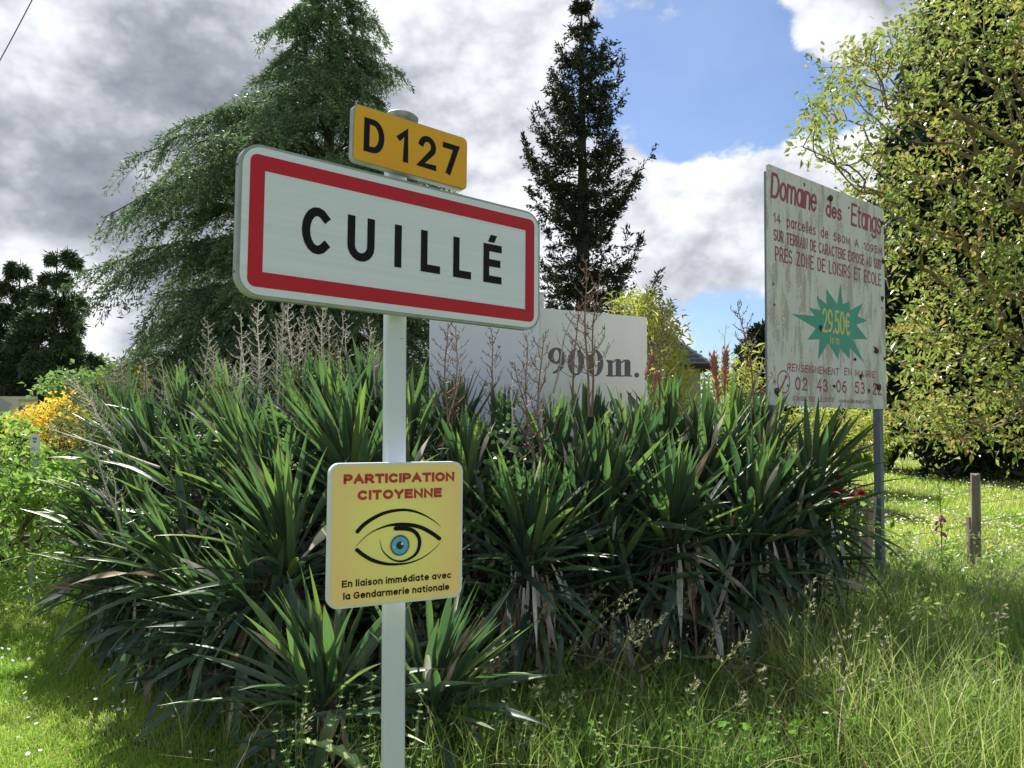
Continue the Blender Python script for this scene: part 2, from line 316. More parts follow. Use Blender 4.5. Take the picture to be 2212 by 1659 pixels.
def thing(name, label, cat, loc, group=None, rot=None):
    o = link(name, None, None, None, loc, rot); o['label'] = label; o['category'] = cat
    if group: o['group'] = group
    return o
def box(mb, x0, x1, y0, y1, z0, z1, v=.5):
    V = [(x0, y0, z0), (x1, y0, z0), (x1, y1, z0), (x0, y1, z0), (x0, y0, z1), (x1, y0, z1), (x1, y1, z1), (x0, y1, z1)]
    mb.add(V, [(0, 3, 2, 1), (4, 5, 6, 7), (0, 1, 5, 4), (1, 2, 6, 5), (2, 3, 7, 6), (3, 0, 4, 7)], v=v)
def tube(mb, P, rad, n=6, v=.5, cap=True):
    P = np.asarray(P, float); k = len(P); rad = np.broadcast_to(np.asarray(rad, float), (k,))
    T = np.gradient(P, axis=0); T /= np.linalg.norm(T, axis=1)[:, None] + 1e-9
    up = np.array([0, 0, 1.]) if abs(T[0][2]) < .9 else np.array([1., 0, 0])
    A = np.cross(T, up); A /= np.linalg.norm(A, axis=1)[:, None] + 1e-9; B = np.cross(T, A)
    th = np.arange(n) * 2 * PI / n
    V = P[:, None, :] + rad[:, None, None] * (np.cos(th)[None, :, None] * A[:, None, :] + np.sin(th)[None, :, None] * B[:, None, :])
    i = np.arange(k - 1)[:, None] * n; j = np.arange(n)[None, :]; j2 = (j + 1) % n
    Q = np.stack([i + j, i + j2, i + n + j2, i + n + j], -1).reshape(-1, 4)
    mb.add(V.reshape(-1, 3), Q, v=v)
    if cap and n > 3: mb.ngon(V[-1], v); mb.ngon(V[0][::-1], v)
def edges_tubes(mb, A, B, ra, rb, n=4):
    """many straight tapered segments at once"""
    A = np.asarray(A); B = np.asarray(B); T = B - A; T /= np.linalg.norm(T, axis=1)[:, None] + 1e-9
    up = np.where(np.abs(T[:, 2:3]) < .9, np.array([[0, 0, 1.]]), np.array([[1., 0, 0]]))
    X = np.cross(T, up); X /= np.linalg.norm(X, axis=1)[:, None] + 1e-9; Y = np.cross(T, X)
    th = np.arange(n) * 2 * PI / n; c = np.cos(th)[None, :, None]; s = np.sin(th)[None, :, None]
    ring = c * X[:, None, :] + s * Y[:, None, :]
    V = np.concatenate([A[:, None, :] + ring * np.asarray(ra)[:, None, None], B[:, None, :] + ring * np.asarray(rb)[:, None, None]], 1)
    b = np.arange(len(A))[:, None] * 2 * n; j = np.arange(n)[None, :]; j2 = (j + 1) % n
    mb.add(V.reshape(-1, 3), np.stack([b + j, b + j2, b + n + j2, b + n + j], -1).reshape(-1, 4))
def unit(A): return A / (np.linalg.norm(A, axis=-1, keepdims=True) + 1e-9)
def rnd_unit(n): return unit(rng.normal(size=(n, 3)))
def leaves(mb, P, D, Nn, Ln, Wd, v, fold=.0, droop=0.0):
    """n leaves: diamond of base, two sides, tip, creased along the midrib"""
    D = unit(D); Sd = unit(np.cross(D, Nn)); Up = np.cross(Sd, D); n = len(P)
    Ln = np.broadcast_to(Ln, (n,))[:, None]; Wd = np.broadcast_to(Wd, (n,))[:, None]
    mid = P + D * Ln * .45
    tip = P + D * Ln + np.array([[0, 0, -1.]]) * Ln * droop
    V = np.stack([P, mid + Sd * Wd / 2 + Up * Wd * fold, tip, mid - Sd * Wd / 2 + Up * Wd * fold], 1)
    b = np.arange(n)[:, None] * 4
    if fold or droop: mb.add(V.reshape(-1, 3), None, np.concatenate([b + np.array([[0, 2, 1]]), b + np.array([[0, 3, 2]])]), v=np.repeat(v, 4))
    else: mb.add(V.reshape(-1, 3), b + np.array([[0, 3, 2, 1]]), v=np.repeat(v, 4))
def blades(mb, P, H, Wd, lean, az, v, seg=2):
    """grass blades bending over"""
    n = len(P); H = np.broadcast_to(H, (n,)); Wd = np.broadcast_to(Wd, (n,)); d = np.stack([np.cos(az), np.sin(az), np.zeros(n)], 1)
    fa = az + rng.uniform(-1.2, 1.2, n) + PI / 2; s = np.stack([np.cos(fa), np.sin(fa), np.zeros(n)], 1)
    rows = []
    for k in range(seg + 1):
        t = k / seg
        c = P + np.array([[0, 0, 1.]]) * (H * (t - .35 * lean * t * t))[:, None] + d * (H * lean * t * t)[:, None]
        w = (Wd * (1 - t ** 1.6) / 2)[:, None]
        if k < seg: rows += [c - s * w, c + s * w]
        else: rows += [c]
    V = np.stack(rows, 1); m = 2 * seg + 1; b = np.arange(n)[:, None] * m
    Q = np.concatenate([b + np.array([[2 * k, 2 * k + 1, 2 * k + 3, 2 * k + 2]]) for k in range(seg - 1)]) if seg > 1 else None
    T = b + np.array([[2 * seg - 2, 2 * seg - 1, 2 * seg]])
    mb.add(V.reshape(-1, 3), Q, T, v=np.repeat(v, m))
def rrect(w, h, r, n=8):
    P = []
    for cx, cz, a in ((w / 2 - r, h / 2 - r, 0), (-w / 2 + r, h / 2 - r, 90), (-w / 2 + r, -h / 2 + r, 180), (w / 2 - r, -h / 2 + r, 270)):
        for k in range(n + 1):
            t = R(a + 90 * k / n); P.append((cx + r * math.cos(t), cz + r * math.sin(t)))
    return P
def plate(mb, outline, y0, y1):
    """outline in x,z; front at y0 (towards the viewer), back at y1"""
    n = len(outline); F = [(x, y0, z) for x, z in outline]; B = [(x, y1, z) for x, z in outline]
    mb.ngon(F); mb.ngon(B[::-1])
    mb.add(F + B, [(i, i + n, (i + 1) % n + n, (i + 1) % n) for i in range(n)])
def ring(mb, outer, inner, y):
    n = len(outer); mb.add([(x, y, z) for x, z in outer] + [(x, y, z) for x, z in inner], [(i, (i + 1) % n, (i + 1) % n + n, i + n) for i in range(n)])

# ------------------------------------------------------------------ single-stroke lettering
def A_(cx, cy, rx, ry, a0, a1, n=None):
    n = n or max(4, int(abs(a1 - a0) / 18)); return [(cx + rx * math.cos(R(a0 + (a1 - a0) * k / n)), cy + ry * math.sin(R(a0 + (a1 - a0) * k / n))) for k in range(n + 1)]
X = .72
G = {
 'A': (.72, [[(0, 0), (.36, 1), (.72, 0)], [(.15, .36), (.57, .36)]]), 'C': (.70, [A_(.37, .5, .37, .5, 48, 312)]),
 'D': (.68, [[(0, 0), (0, 1), (.28, 1)] + A_(.3, .5, .38, .5, 90, -90) + [(.28, 0), (0, 0)]]),
 'E': (.56, [[(.56, 1), (0, 1), (0, 0), (.56, 0)], [(0, .52), (.5, .52)]]),
 'G': (.74, [A_(.38, .5, .38, .5, 48, 325) + [(.74, .47), (.45, .47)]]), 'I': (0, [[(0, 0), (0, 1)]]), 'L': (.52, [[(0, 1), (0, 0), (.52, 0)]]),
 'M': (.80, [[(0, 0), (0, 1), (.4, .2), (.8, 1), (.8, 0)]]), 'N': (.66, [[(0, 0), (0, 1), (.66, 0), (.66, 1)]]), 'O': (.76, [A_(.38, .5, .38, .5, 0, 360)]),
 'P': (.60, [[(0, 0), (0, 1), (.3, 1)] + A_(.33, .72, .27, .28, 90, -90) + [(0, .44)]]),
 'R': (.64, [[(0, 0), (0, 1), (.3, 1)] + A_(.33, .72, .27, .28, 90, -90) + [(0, .44)], [(.32, .44), (.64, 0)]]),
 'S': (.60, [A_(.3, .745, .28, .255, 35, 270) + A_(.3, .245, .3, .245, 90, -150)]), 'T': (.64, [[(0, 1), (.64, 1)], [(.32, 1), (.32, 0)]]),
 'U': (.64, [[(0, 1), (0, .32)] + A_(.32, .32, .32, .32, 180, 360) + [(.64, 1)]]), 'X': (.64, [[(0, 0), (.64, 1)], [(0, 1), (.64, 0)]]),
 'Y': (.66, [[(0, 1), (.33, .45), (.66, 1)], [(.33, .45), (.33, 0)]]), 'Z': (.6, [[(0, 1), (.6, 1), (0, 0), (.6, 0)]]),
 '0': (.56, [A_(.28, .5, .28, .5, 90, 450)]), '1': (.24, [[(0, .76), (.24, 1), (.24, 0)]]), '2': (.58, [A_(.29, .72, .27, .28, 165, -38) + [(0, 0), (.58, 0)]]),
 '3': (.56, [A_(.27, .75, .25, .25, 150, -90) + A_(.27, .25, .29, .25, 90, -150)]), '4': (.62, [[(.45, 0), (.45, 1), (0, .3), (.62, .3)]]),
 '5': (.56, [[(.52, 1), (.1, 1), (.05, .56)] + A_(.28, .32, .28, .32, 125, -150)]), '6': (.56, [[(.48, .95)] + A_(.42, .42, .40, .55, 105, 175) + A_(.28, .3, .27, .3, 175, 535)]),
 '8': (.56, [A_(.28, .75, .25, .25, -90, 270), A_(.28, .25, .28, .25, 90, 450)]), '7': (.54, [[(0, 1), (.54, 1), (.18, 0)]]),
 '9': (.56, [[(.08, .05)] + A_(.14, .58, .40, .55, -75, -5) + A_(.28, .7, .27, .3, -5, 355)]),
 'a': (.50, [A_(.25, X / 2, .25, X / 2, 40, 360 + 40), [(.5, X), (.5, 0)]]), 'b': (.5, [A_(.25, X / 2, .25, X / 2, 0, 360), [(0, 1.05), (0, 0)]]),
 'c': (.46, [A_(.25, X / 2, .25, X / 2, 48, 312)]), 'd': (.5, [A_(.25, X / 2, .25, X / 2, 40, 400), [(.5, 1.05), (.5, 0)]]),
 'e': (.52, [[(.02, .38), (.52, .38)] + A_(.26, X / 2, .26, X / 2, 5, 318)]), 'f': (.3, [[(.12, 0), (.12, .8)] + A_(.26, .86, .14, .18, 170, 80), [(0, X), (.3, X)]]),
 'g': (.5, [A_(.25, X / 2, .25, X / 2, 40, 400), [(.5, X), (.5, -.12)] + A_(.25, -.1, .25, .2, 0, -150)]), 'i': (0, [[(0, 0), (0, X - .06)], [(0, 1.03), (0, 1.05)]]), 'l': (0, [[(0, 0), (0, 1.05)]]),
 'm': (.82, [[(0, 0), (0, X)], [(0, .5)] + A_(.2, .5, .2, .22, 180, 0) + [(.41, 0)], [(.41, .5)] + A_(.61, .5, .2, .22, 180, 0) + [(.82, 0)]]),
 'n': (.46, [[(0, 0), (0, X)], [(0, .46)] + A_(.23, .46, .23, .26, 180, 0) + [(.46, 0)]]), 'o': (.52, [A_(.26, X / 2, .26, X / 2, 0, 360)]),
 'p': (.5, [A_(.25, X / 2, .25, X / 2, 0, 360), [(0, X), (0, -.28)]]), 'r': (.3, [[(0, 0), (0, X)], [(0, .42)] + A_(.24, .42, .24, .28, 180, 75)]),
 's': (.42, [A_(.21, .54, .19, .18, 35, 270) + A_(.21, .18, .21, .18, 90, -150)]), 't': (.32, [[(.14, .95), (.14, .14)] + A_(.26, .14, .12, .14, 180, 290), [(0, X), (.32, X)]]),
 'u': (.46, [[(0, X), (0, .26)] + A_(.23, .26, .23, .26, 180, 360), [(.46, X), (.46, 0)]]), 'v': (.48, [[(0, X), (.24, 0), (.48, X)]]),
 'w': (.74, [[(0, X), (.19, 0), (.37, X * .9), (.55, 0), (.74, X)]]), '.': (0, [[(0, 0), (0, .04)]]),
 '€': (.66, [A_(.40, .5, .30, .5, 52, 308), [(0, .6), (.5, .6)], [(0, .42), (.48, .42)]]),
}
G['É'] = (.56, G['E'][1] + [[(.22, 1.14), (.38, 1.34)]]); G['é'] = (.52, G['e'][1] + [[(.2, .88), (.36, 1.05)]])
def stroke(mb, P, t, y, widths=None, capx=.5):
    P = [np.array(p, float) for p in P]; Q = [P[0]]; wl = [widths[0] if widths else t]
    for i, p in enumerate(P[1:], 1):
        if np.linalg.norm(p - Q[-1]) > 1e-6: Q.append(p); wl.append(widths[i] if widths else t)
    P = Q
    closed = np.linalg.norm(P[0] - P[-1]) < 1e-5 and len(P) > 3
    if closed: P = P[:-1]; wl = wl[:-1]
    n = len(P)
    if n < 2: return
    if not closed and capx:
        d0 = P[0] - P[1]; P[0] = P[0] + d0 / np.linalg.norm(d0) * t * capx
        d1 = P[-1] - P[-2]; P[-1] = P[-1] + d1 / np.linalg.norm(d1) * t * capx
    Lf, Rt = [], []
    for i in range(n):
        a = P[(i - 1) % n] if (closed or i > 0) else None; b = P[(i + 1) % n] if (closed or i < n - 1) else None
        ds = []
        if a is not None: ds.append((P[i] - a) / (np.linalg.norm(P[i] - a) + 1e-12))
        if b is not None: ds.append((b - P[i]) / (np.linalg.norm(b - P[i]) + 1e-12))
        ns = [np.array([-d[1], d[0]]) for d in ds]
        m = sum(ns); m = m / (np.linalg.norm(m) + 1e-9); k = 1 / max(.55, float(np.dot(m, ns[0])))
        Lf.append(P[i] + m * wl[i] / 2 * k); Rt.append(P[i] - m * wl[i] / 2 * k)
    V = [(p[0], y, p[1]) for p in Lf] + [(p[0], y, p[1]) for p in Rt]
    e = range(n if closed else n - 1)
    mb.add(V, [(i, i + n, (i + 1) % n + n, (i + 1) % n) for i in e])
def glyph(mb, ch, x0, x1, y0, y1, t, y, slant=0.0):
    w, st = G[ch]; ix = max(x1 - x0 - t, 0); iy = y1 - y0 - t
    for k, s in enumerate(st):
        P = [(x0 + t / 2 + (u / w * ix if w else 0) + slant * v * iy, y0 + t / 2 + v * iy) for u, v in s]
        stroke(mb, P, t, y - k * 1.5e-4)
def text(mb, s, x0, x1, base, cap, t, y, slant=0.0, track=.26, space=.45):
    """lettering fitted between x0 and x1; cap is the capital height"""
    iy = cap - t; adv = 0; pos = []
    for ch in s:
        if ch == ' ': adv += space; continue
        w = G[ch][0]; pos.append((ch, adv, w)); adv += w + track + t / cap * .6
    tot = max(max(p[1] + p[2] for p in pos), 1e-3); sx = (x1 - x0 - t) / tot
    for ch, a, w in pos:
        for k, st in enumerate(G[ch][1]):
            stroke(mb, [(x0 + t / 2 + (a + u) * sx + slant * v * iy, base + t / 2 + v * iy) for u, v in st], t, y - k * 1.2e-4)

# ================================================================== ground
def gz(x, y):
    t = np.clip((np.asarray(y, float) - 9) / 15, 0, 1); return .42 * t * t * (3 - 2 * t) + .015 * np.sin(np.asarray(x) * 1.7 + y * .9)
mb = MB()
gx = np.concatenate([np.linspace(-1500, -40, 8), np.linspace(-30, 30, 61), np.linspace(40, 1500, 8)])
gy = np.concatenate([np.linspace(-800, -12, 6), np.linspace(-8, 40, 97), np.linspace(50, 1500, 10)])
GX, GY = np.meshgrid(gx, gy, indexing='ij'); V = np.stack([GX, GY, gz(GX, GY)], -1)
I = np.arange(len(gx) - 1)[:, None] * len(gy) + np.arange(len(gy) - 1)[None, :]
mb.add(V.reshape(-1, 3), np.stack([I, I + len(gy), I + len(gy) + 1, I + 1], -1).reshape(-1, 4))
link('ground', mb.mesh('ground', smooth=True), M['ground'], kind='structure')

mb = MB(); n = 40; cx_, cy_ = .2, 4.9  # dark soil sheet added so the hedge's shade zone reads darker
V = [(cx_, cy_, float(gz(cx_, cy_)) + .005)] + [(cx_ + (3.0 + .25 * math.sin(5 * t) + .12 * math.sin(11 * t)) * math.cos(t) - .45 * math.sin(t), cy_ + (1.75 + .2 * math.sin(4 * t + 1)) * math.sin(t), .012 + .015 * math.sin((cx_ + 3 * math.cos(t)) * 1.7 + cy_ * .9)) for t in np.linspace(0, 2 * PI, n, endpoint=False)]
mb.add([(x, y, float(gz(x, y)) + .006) for x, y, z in V], None, [(0, i + 1, (i + 1) % n + 1) for i in range(n)])
link('shade_soil_bed', mb.mesh('shade_soil_bed'), mat('shade_darkened_soil', (.035, .026, .018), (.06, .05, .03), .95, 30, bump=.8), kind='structure')

# ================================================================== road sign on its post
PX, PY = -.398, 2.66
sign = thing('road_sign', 'white post carrying the red-bordered town name sign, amber route number and yellow eye notice', 'road sign', (PX, PY, 0))
yaw_p = .50
mb = MB(); w2, d2, c = .0365, .021, .006
prof = [(-w2 + c, -d2), (w2 - c, -d2), (w2, -d2 + c), (w2, d2 - c), (w2 - c, d2), (-w2 + c, d2), (-w2, d2 - c), (-w2, -d2 + c)]
nz_ = len(prof); V = [(x, y, z) for z in (-.3, 2.60) for x, y in prof]
mb.add(V, [(i, (i + 1) % nz_, (i + 1) % nz_ + nz_, i + nz_) for i in range(nz_)]); mb.ngon([(x, y, 2.60) for x, y in prof])
pole = link('pole', mb.mesh('pole'), M['pole'], sign, (0, 0, 0), (0, R(-.3), yaw_p))
mb = MB(); box(mb, .004, .030, -.0222, -.0212, 1.862, 1.871); link('sticker', mb.mesh('sticker'), M['notice_white'], pole, label='small pale maker sticker on the post')
mb = MB()
box(mb, .008, .027, -.0226, -.0223, 1.8645, 1.8685)
link('lettering', mb.mesh('sticker_lettering'), M['galv'], pole)
mb = MB()
V = [];
for k, (r_, z_) in enumerate(((.052, 0), (.060, .006), (.060, .016), (.048, .027), (.024, .034), (.002, .036))):
    for j in range(20): V.append((r_ * math.cos(j * PI / 10), r_ * .72 * math.sin(j * PI / 10), z_))
mb.add(V, [(k * 20 + j, k * 20 + (j + 1) % 20, (k + 1) * 20 + (j + 1) % 20, (k + 1) * 20 + j) for k in range(5) for j in range(20)])
mb.ngon([V[j] for j in range(19, -1, -1)])
link('pole_cap', mb.mesh('pole_cap', smooth=True), M['cap'], sign, at(868, 262, 2.655) - Vector((PX, PY, 0)), (0, 0, yaw_p))
def bracket(parent, x, z, w=.12):
    mb = MB(); box(mb, x - w / 2, x + w / 2, .034, .041, z - .012, z + .012); box(mb, x - w / 2, x - w / 2 + .014, .026, .034, z - .012, z + .012); box(mb, x + w / 2 - .014, x + w / 2, .026, .034, z - .012, z + .012)
    link('bracket', mb.mesh('bracket'), M['galv'], parent)
# --- town name panel
Rt = Euler((.0018, .0071, .6929))
tp = link('town_panel', None, None, sign, Vector((-.3459, 2.5972, 2.1705)) - Vector((PX, PY, 0)), Rt); tp['label'] = 'long white panel with a red border reading the town name'
mb = MB(); plate(mb, rrect(1.166, .446, .062), 0, .003); link('face', mb.mesh('town_face'), M['white'], tp)
mb = MB(); plate(mb, rrect(1.186, .464, .070, 10), .0032, .030); link('rim', mb.mesh('town_rim'), M['grey_rim'], tp)
# screws on the rim's left end
for z in (-.16, .16):
    mb = MB(); tube(mb, [(-.5945, .016, z), (-.597, .016, z)], [.004, .004], 6); link('screw', mb.mesh('screw'), M['bolt'], tp)
mb = MB(); o_ = rrect(1.122, .400, .024, 6); i_ = rrect(1.031, .3065, .001, 6); ring(mb, o_, i_, -.0006); link('red_border', mb.mesh('red_border'), M['red'], tp)
for ch, x0, x1, y0, y1 in (('C', -.395, -.2955, -.0735, .0755), ('U', -.2393, -.1405, -.0735, .0735), ('I', -.0642, -.037, -.0725, .0725), ('L', .0402, .121, -.0725, .0725), ('L', .1768, .2565, -.0735, .0720), ('E', .3124, .3985, -.0735, .0715)):
    mb = MB(); glyph(mb, ch, x0, x1, y0, y1, .0272, -.0012)
    if ch == 'E': mb.add([(.3327, -.0012, .0790), (.3630, -.0012, .0790), (.3755, -.0012, .1065), (.3450, -.0012, .1065)], [(0, 1, 2, 3)])
    link('letter', mb.mesh('letter'), M['black'], tp)
bracket(tp, -.03, .12); bracket(tp, -.03, -.12)
# --- route number panel
k = .945; c0 = Vector((-.3609, 2.7523, 2.5779)); c1 = Vector((c0.x * k, c0.y * k, EYE + (c0.z - EYE) * k))
rp = link('route_panel', None, None, sign, c1 - Vector((PX, PY, 0)), Euler((-.0509, .0459, .6343))); rp['label'] = 'small amber panel with the road number'
mb = MB(); plate(mb, rrect(.4386, .189, .017), 0, .003); link('face', mb.mesh('route_face'), M['amber'], rp)
mb = MB(); plate(mb, rrect(.446, .196, .020), .0032, .030); link('rim', mb.mesh('route_rim'), M['grey_rim'], rp)
for ch, x0, x1, y0, y1 in (('D', -.196, -.1162, -.062, .062), ('1', -.0655, -.0190, -.062, .062), ('2', .0205, .0985, -.063, .063), ('7', .1250, .1965, -.061, .061)):
    mb = MB(); glyph(mb, ch, x0 * k, x1 * k, y0 * k, y1 * k, .0208, -.0007); link('numeral' if ch != 'D' else 'letter', mb.mesh('numeral'), M['black'], rp)
bracket(rp, -.02, 0, .11)
# --- yellow notice
np_ = link('notice_panel', None, None, sign, Vector((-.3732, 2.5461, 1.2161)) - Vector((PX, PY, 0)), Euler((.0058, .0032, .4671))); np_['label'] = 'square yellow panel with a drawn eye and red and black words'
mb = MB(); plate(mb, rrect(.4566, .457, .034), 0, .028); link('rim', mb.mesh('notice_rim'), M['notice_white'], np_)
mb = MB(); plate(mb, rrect(.438, .443, .028), -.0012, -.0004); link('face', mb.mesh('notice_face'), M['notice'], np_)
yy = -.002
def words(parent, name, s, x0, x1, base, cap, t, m, y, **kw):
    mb = MB(); text(mb, s, x0, x1, base, cap, t, y, **kw); return link(name, mb.mesh(name), m, parent)
words(np_, 'lettering', 'PARTICIPATION', -.184, .1966, .1625, .0312, .0092, M['notice_red'], yy, track=.16)
words(np_, 'lettering', 'CITOYENNE', -.1379, .1511, .1100, .0312, .0092, M['notice_red'], yy, track=.18)
words(np_, 'lettering', 'En liaison immédiate avec', -.1835, .188, -.1625, .0218, .0045, M['black'], yy, track=.20, space=.38)
words(np_, 'lettering', 'la Gendarmerie nationale', -.1785, .1817, -.201, .0218, .0045, M['black'], yy, track=.20, space=.38)
def brush(P, Wd, name):
    # dense smooth curve with changing width
    P = np.array(P); t = np.linspace(0, 1, len(P)); tt = np.linspace(0, 1, 40)
    def cr(a):  # catmull-rom
        out = []
        for q in tt:
            f = q * (len(a) - 1); i = min(int(f), len(a) - 2); u = f - i
            p0, p1, p2, p3 = a[max(i - 1, 0)], a[i], a[i + 1], a[min(i + 2, len(a) - 1)]
            out.append(.5 * ((2 * p1) + (-p0 + p2) * u + (2 * p0 - 5 * p1 + 4 * p2 - p3) * u * u + (-p0 + 3 * p1 - 3 * p2 + p3) * u ** 3))
        return np.array(out)
    Q = np.stack([cr(P[:, 0]), cr(P[:, 1])], 1) / 1000; ww = np.interp(tt, np.linspace(0, 1, len(Wd)), Wd) / 1000
    mb = MB(); stroke(mb, [tuple(q) for q in Q], .001, yy - .0003 * brush.k, widths=list(ww), capx=0); brush.k += 1
    for q, w_ in ((Q[0], ww[0]), (Q[-1], ww[-1])):
        if w_ > .006: mb.ngon([(q[0] + w_ / 2 * math.cos(a), yy - .0003 * brush.k - .00012, q[1] + w_ / 2 * math.sin(a)) for a in np.linspace(2 * PI, 0, 16, endpoint=False)])
    link(name, mb.mesh(name), M['black'], np_)
brush.k = 0
brush([(-136, 11), (-116, 31), (-84, 51), (-43, 67), (6.5, 73), (49, 68), (92, 51.3), (127, 29.7), (149, 10.6)], [13, 13, 12, 10.5, 9, 8, 5, 3, 1], 'eye_stroke')
brush([(-140.9, -36), (-107, -5), (-75, 12.5), (-34, 24.5), (7, 26), (49, 21), (84, 10), (118, -9), (144, -28)], [.8, 2.5, 4, 7, 12, 13, 13, 13.5, 13.5], 'eye_stroke')
brush([(-137, -47), (-114, -66), (-82, -85), (-41, -98), (.7, -102.5), (43, -100), (85, -87), (124, -64), (148, -40)], [12.5, 12.5, 12, 9.5, 7, 5, 3.5, 2, .8], 'eye_stroke')
brush([(-9.4, 14), (16, 12.5), (41, 8), (60, -4), (72, -23), (73.5, -44), (65.6, -68), (46.7, -84), (17, -93.5), (-12, -89), (-37, -72), (-54, -51), (-62.6, -19)], [14, 14, 13.5, 13, 12.5, 12, 10, 8, 6.5, 5.5, 4.5, 3, .8], 'eye_stroke')
mb = MB(); mb.ngon([(.0325 * math.cos(a), 0, .0335 * math.sin(a)) for a in np.linspace(2 * PI, 0, 40, endpoint=False)]); link('iris', mb.mesh('iris'), M['iris'], np_, (.0055, yy - .0028, -.0415))
mb = MB(); mb.ngon([(.013 + .0045 * math.cos(a), yy - .0032, -.0365 + .0045 * math.sin(a)) for a in np.linspace(2 * PI, 0, 12, endpoint=False)])
mb.ngon([(-.015 + .003 * math.cos(a), yy - .0032, -.046 + .003 * math.sin(a)) for a in np.linspace(2 * PI, 0, 12, endpoint=False)]); link('eye_glint', mb.mesh('glint'), M['board_b'], np_)
bracket(np_, 0, .205, .13); bracket(np_, 0, -.19, .13)

# ================================================================== billboard
B0 = Vector((2.6134, 6.2309, 2.6375)); BE = Euler((.0145, .0001, .6793)); BM = Matrix.Translation(B0) @ BE.to_matrix().to_4x4()
bb = thing('billboard', 'weathered white billboard with wine-red words and a teal price star on two steel posts', 'billboard', (B0.x, B0.y, 0))
bp = link('panel', None, None, bb, B0 - Vector((B0.x, B0.y, 0)), BE)
# slightly chipped outline
ol = [(-.915, .900), (-.906, .906), (-.6, .903), (-.2, .901), (.1, .899), (.5, .9), (.908, .897), (.912, .5), (.914, 0), (.918, -.5), (.920, -.899), (.5, -.902), (0, -.903), (-.5, -.900), (-.915, -.901), (-.9165, -.4), (-.9155, .3)]
mb = MB(); plate(mb, ol[::-1], 0, .012); link('face', mb.mesh('billboard_face'), M['grime'], bp)
def bw(s, x0, x1, base, cap, t, m=M['wine'], **kw): words(bp, 'lettering', s, x0, x1, base, cap, t, m, -.0012, **kw)
bw('Domaine', -.878, -.226, .655, .200, .026, slant=.10, track=.12); bw('des', -.088, .170, .652, .135, .024, slant=.08, track=.14); bw('Etangs', .322, .858, .646, .200, .025, slant=.08, track=.12)
bw('14', -.842, -.745, .472, .080, .012); bw('parcelles', -.660, -.243, .467, .088, .012); bw('de', -.165, -.050, .467, .088, .012); bw('580M', .032, .306, .470, .070, .012); bw('A', .386, .450, .474, .070, .012); bw('1095M', .539, .874, .469, .072, .012)
bw('SUR TERRAIN DE CARACTERE EXPOSE AU SUD', -.840, .852, .334, .092, .013, track=.3, space=.7)
bw('PRES ZONE DE LOISIRS ET ECOLE', -.824, .845, .186, .112, .014, track=.28, space=.75)
bw('RENSEIGNEMENT', -.672, .093, -.638, .060, .009, slant=.15); bw('EN', .178, .302, -.630, .062, .009, slant=.15); bw('MAIRIE', .360, .708, -.633, .058, .009, slant=.15)
for s, x0, x1 in (('02', -.562, -.386), ('43', -.253, -.081), ('06', .050, .219), ('53', .356, .524), ('22', .663, .826)): bw(s, x0, x1, -.780, .104, .015)
bw('CONSULTEZ', -.599, -.276, -.861, .037, .006); bw('LE', -.225, -.167, -.860, .037, .006); bw('SITE', -.123, .008, -.859, .037, .006); bw('www.cuille.mairie53.fr', .091, .641, -.861, .036, .005)
bw('.', .592, .604, -.752, .022, .014)
star = [(-601, -196), (-268, -181), (-361, -122), (-178, -127), (-242, -16), (-81, -73), (-86, 56), (79, -51), (137, 127), (172, -42), (275, -7), (296, -80), (505, -1), (420, -117), (584, -142), (393, -195), (588, -305), (330, -318), (529, -517), (283, -396), (272, -493), (117, -407), (85, -508), (-66, -379), (-229, -529), (-198, -361), (-381, -379), (-257, -278)]
sp_ = MB(); n_ = len(star); sp_.add([(.06, -.0010, -.2)] + [(x / 1000, -.0010, z / 1000) for x, z in star], None, [(0, (i + 1) % n_ + 1, i + 1) for i in range(n_)])
link('price_star', sp_.mesh('price_star'), M['teal'], bp)
words(bp, 'lettering', '29.50€', -.160, .290, -.300, .198, .022, M['paleyellow'], -.0022, track=.16); words(bp, 'lettering', 'le m', -.040, .104, -.384, .066, .009, M['paleyellow'], -.0022)
mb = MB(); stroke(mb, A_(-.719, -.723, .082, .084, 0, 360, 36), .010, -.0012); stroke(mb, [(-.768, -.765), (-.755, -.775), (-.735, -.750), (-.705, -.705), (-.690, -.680), (-.668, -.683)], .01, -.0015, widths=[.012, .024, .014, .014, .026, .012], capx=0)
link('phone_symbol', mb.mesh('phone_symbol'), M['wine'], bp)
# frame: channel posts behind the panel's ends
for x, dz, ex in ((-.82, .875, 0), (.844, .86, 0)):
    mb = MB(); box(mb, x - .030, x + .030, .0125, .0725, -2.95, dz)
    link('post', mb.mesh('billboard_post'), M['galvd'], bp)
mb = MB(); box(mb, -.79, .814, .014, .05, .62, .66); box(mb, -.79, .814, .014, .05, -.66, -.62); link('cross_rail', mb.mesh('cross_rail'), M['galvd'], bp)
for x, z in ((-848, 786), (-849, 4), (-838, -150), (-844, -726), (-287, 783), (289, 790), (853, -6), (-667, -748)):
    mb = MB(); tube(mb, [(x / 1000, -.001, z / 1000), (x / 1000, -.006, z / 1000)], [.011, .009], 8); link('bolt', mb.mesh('bolt'), M['bolt'], bp)
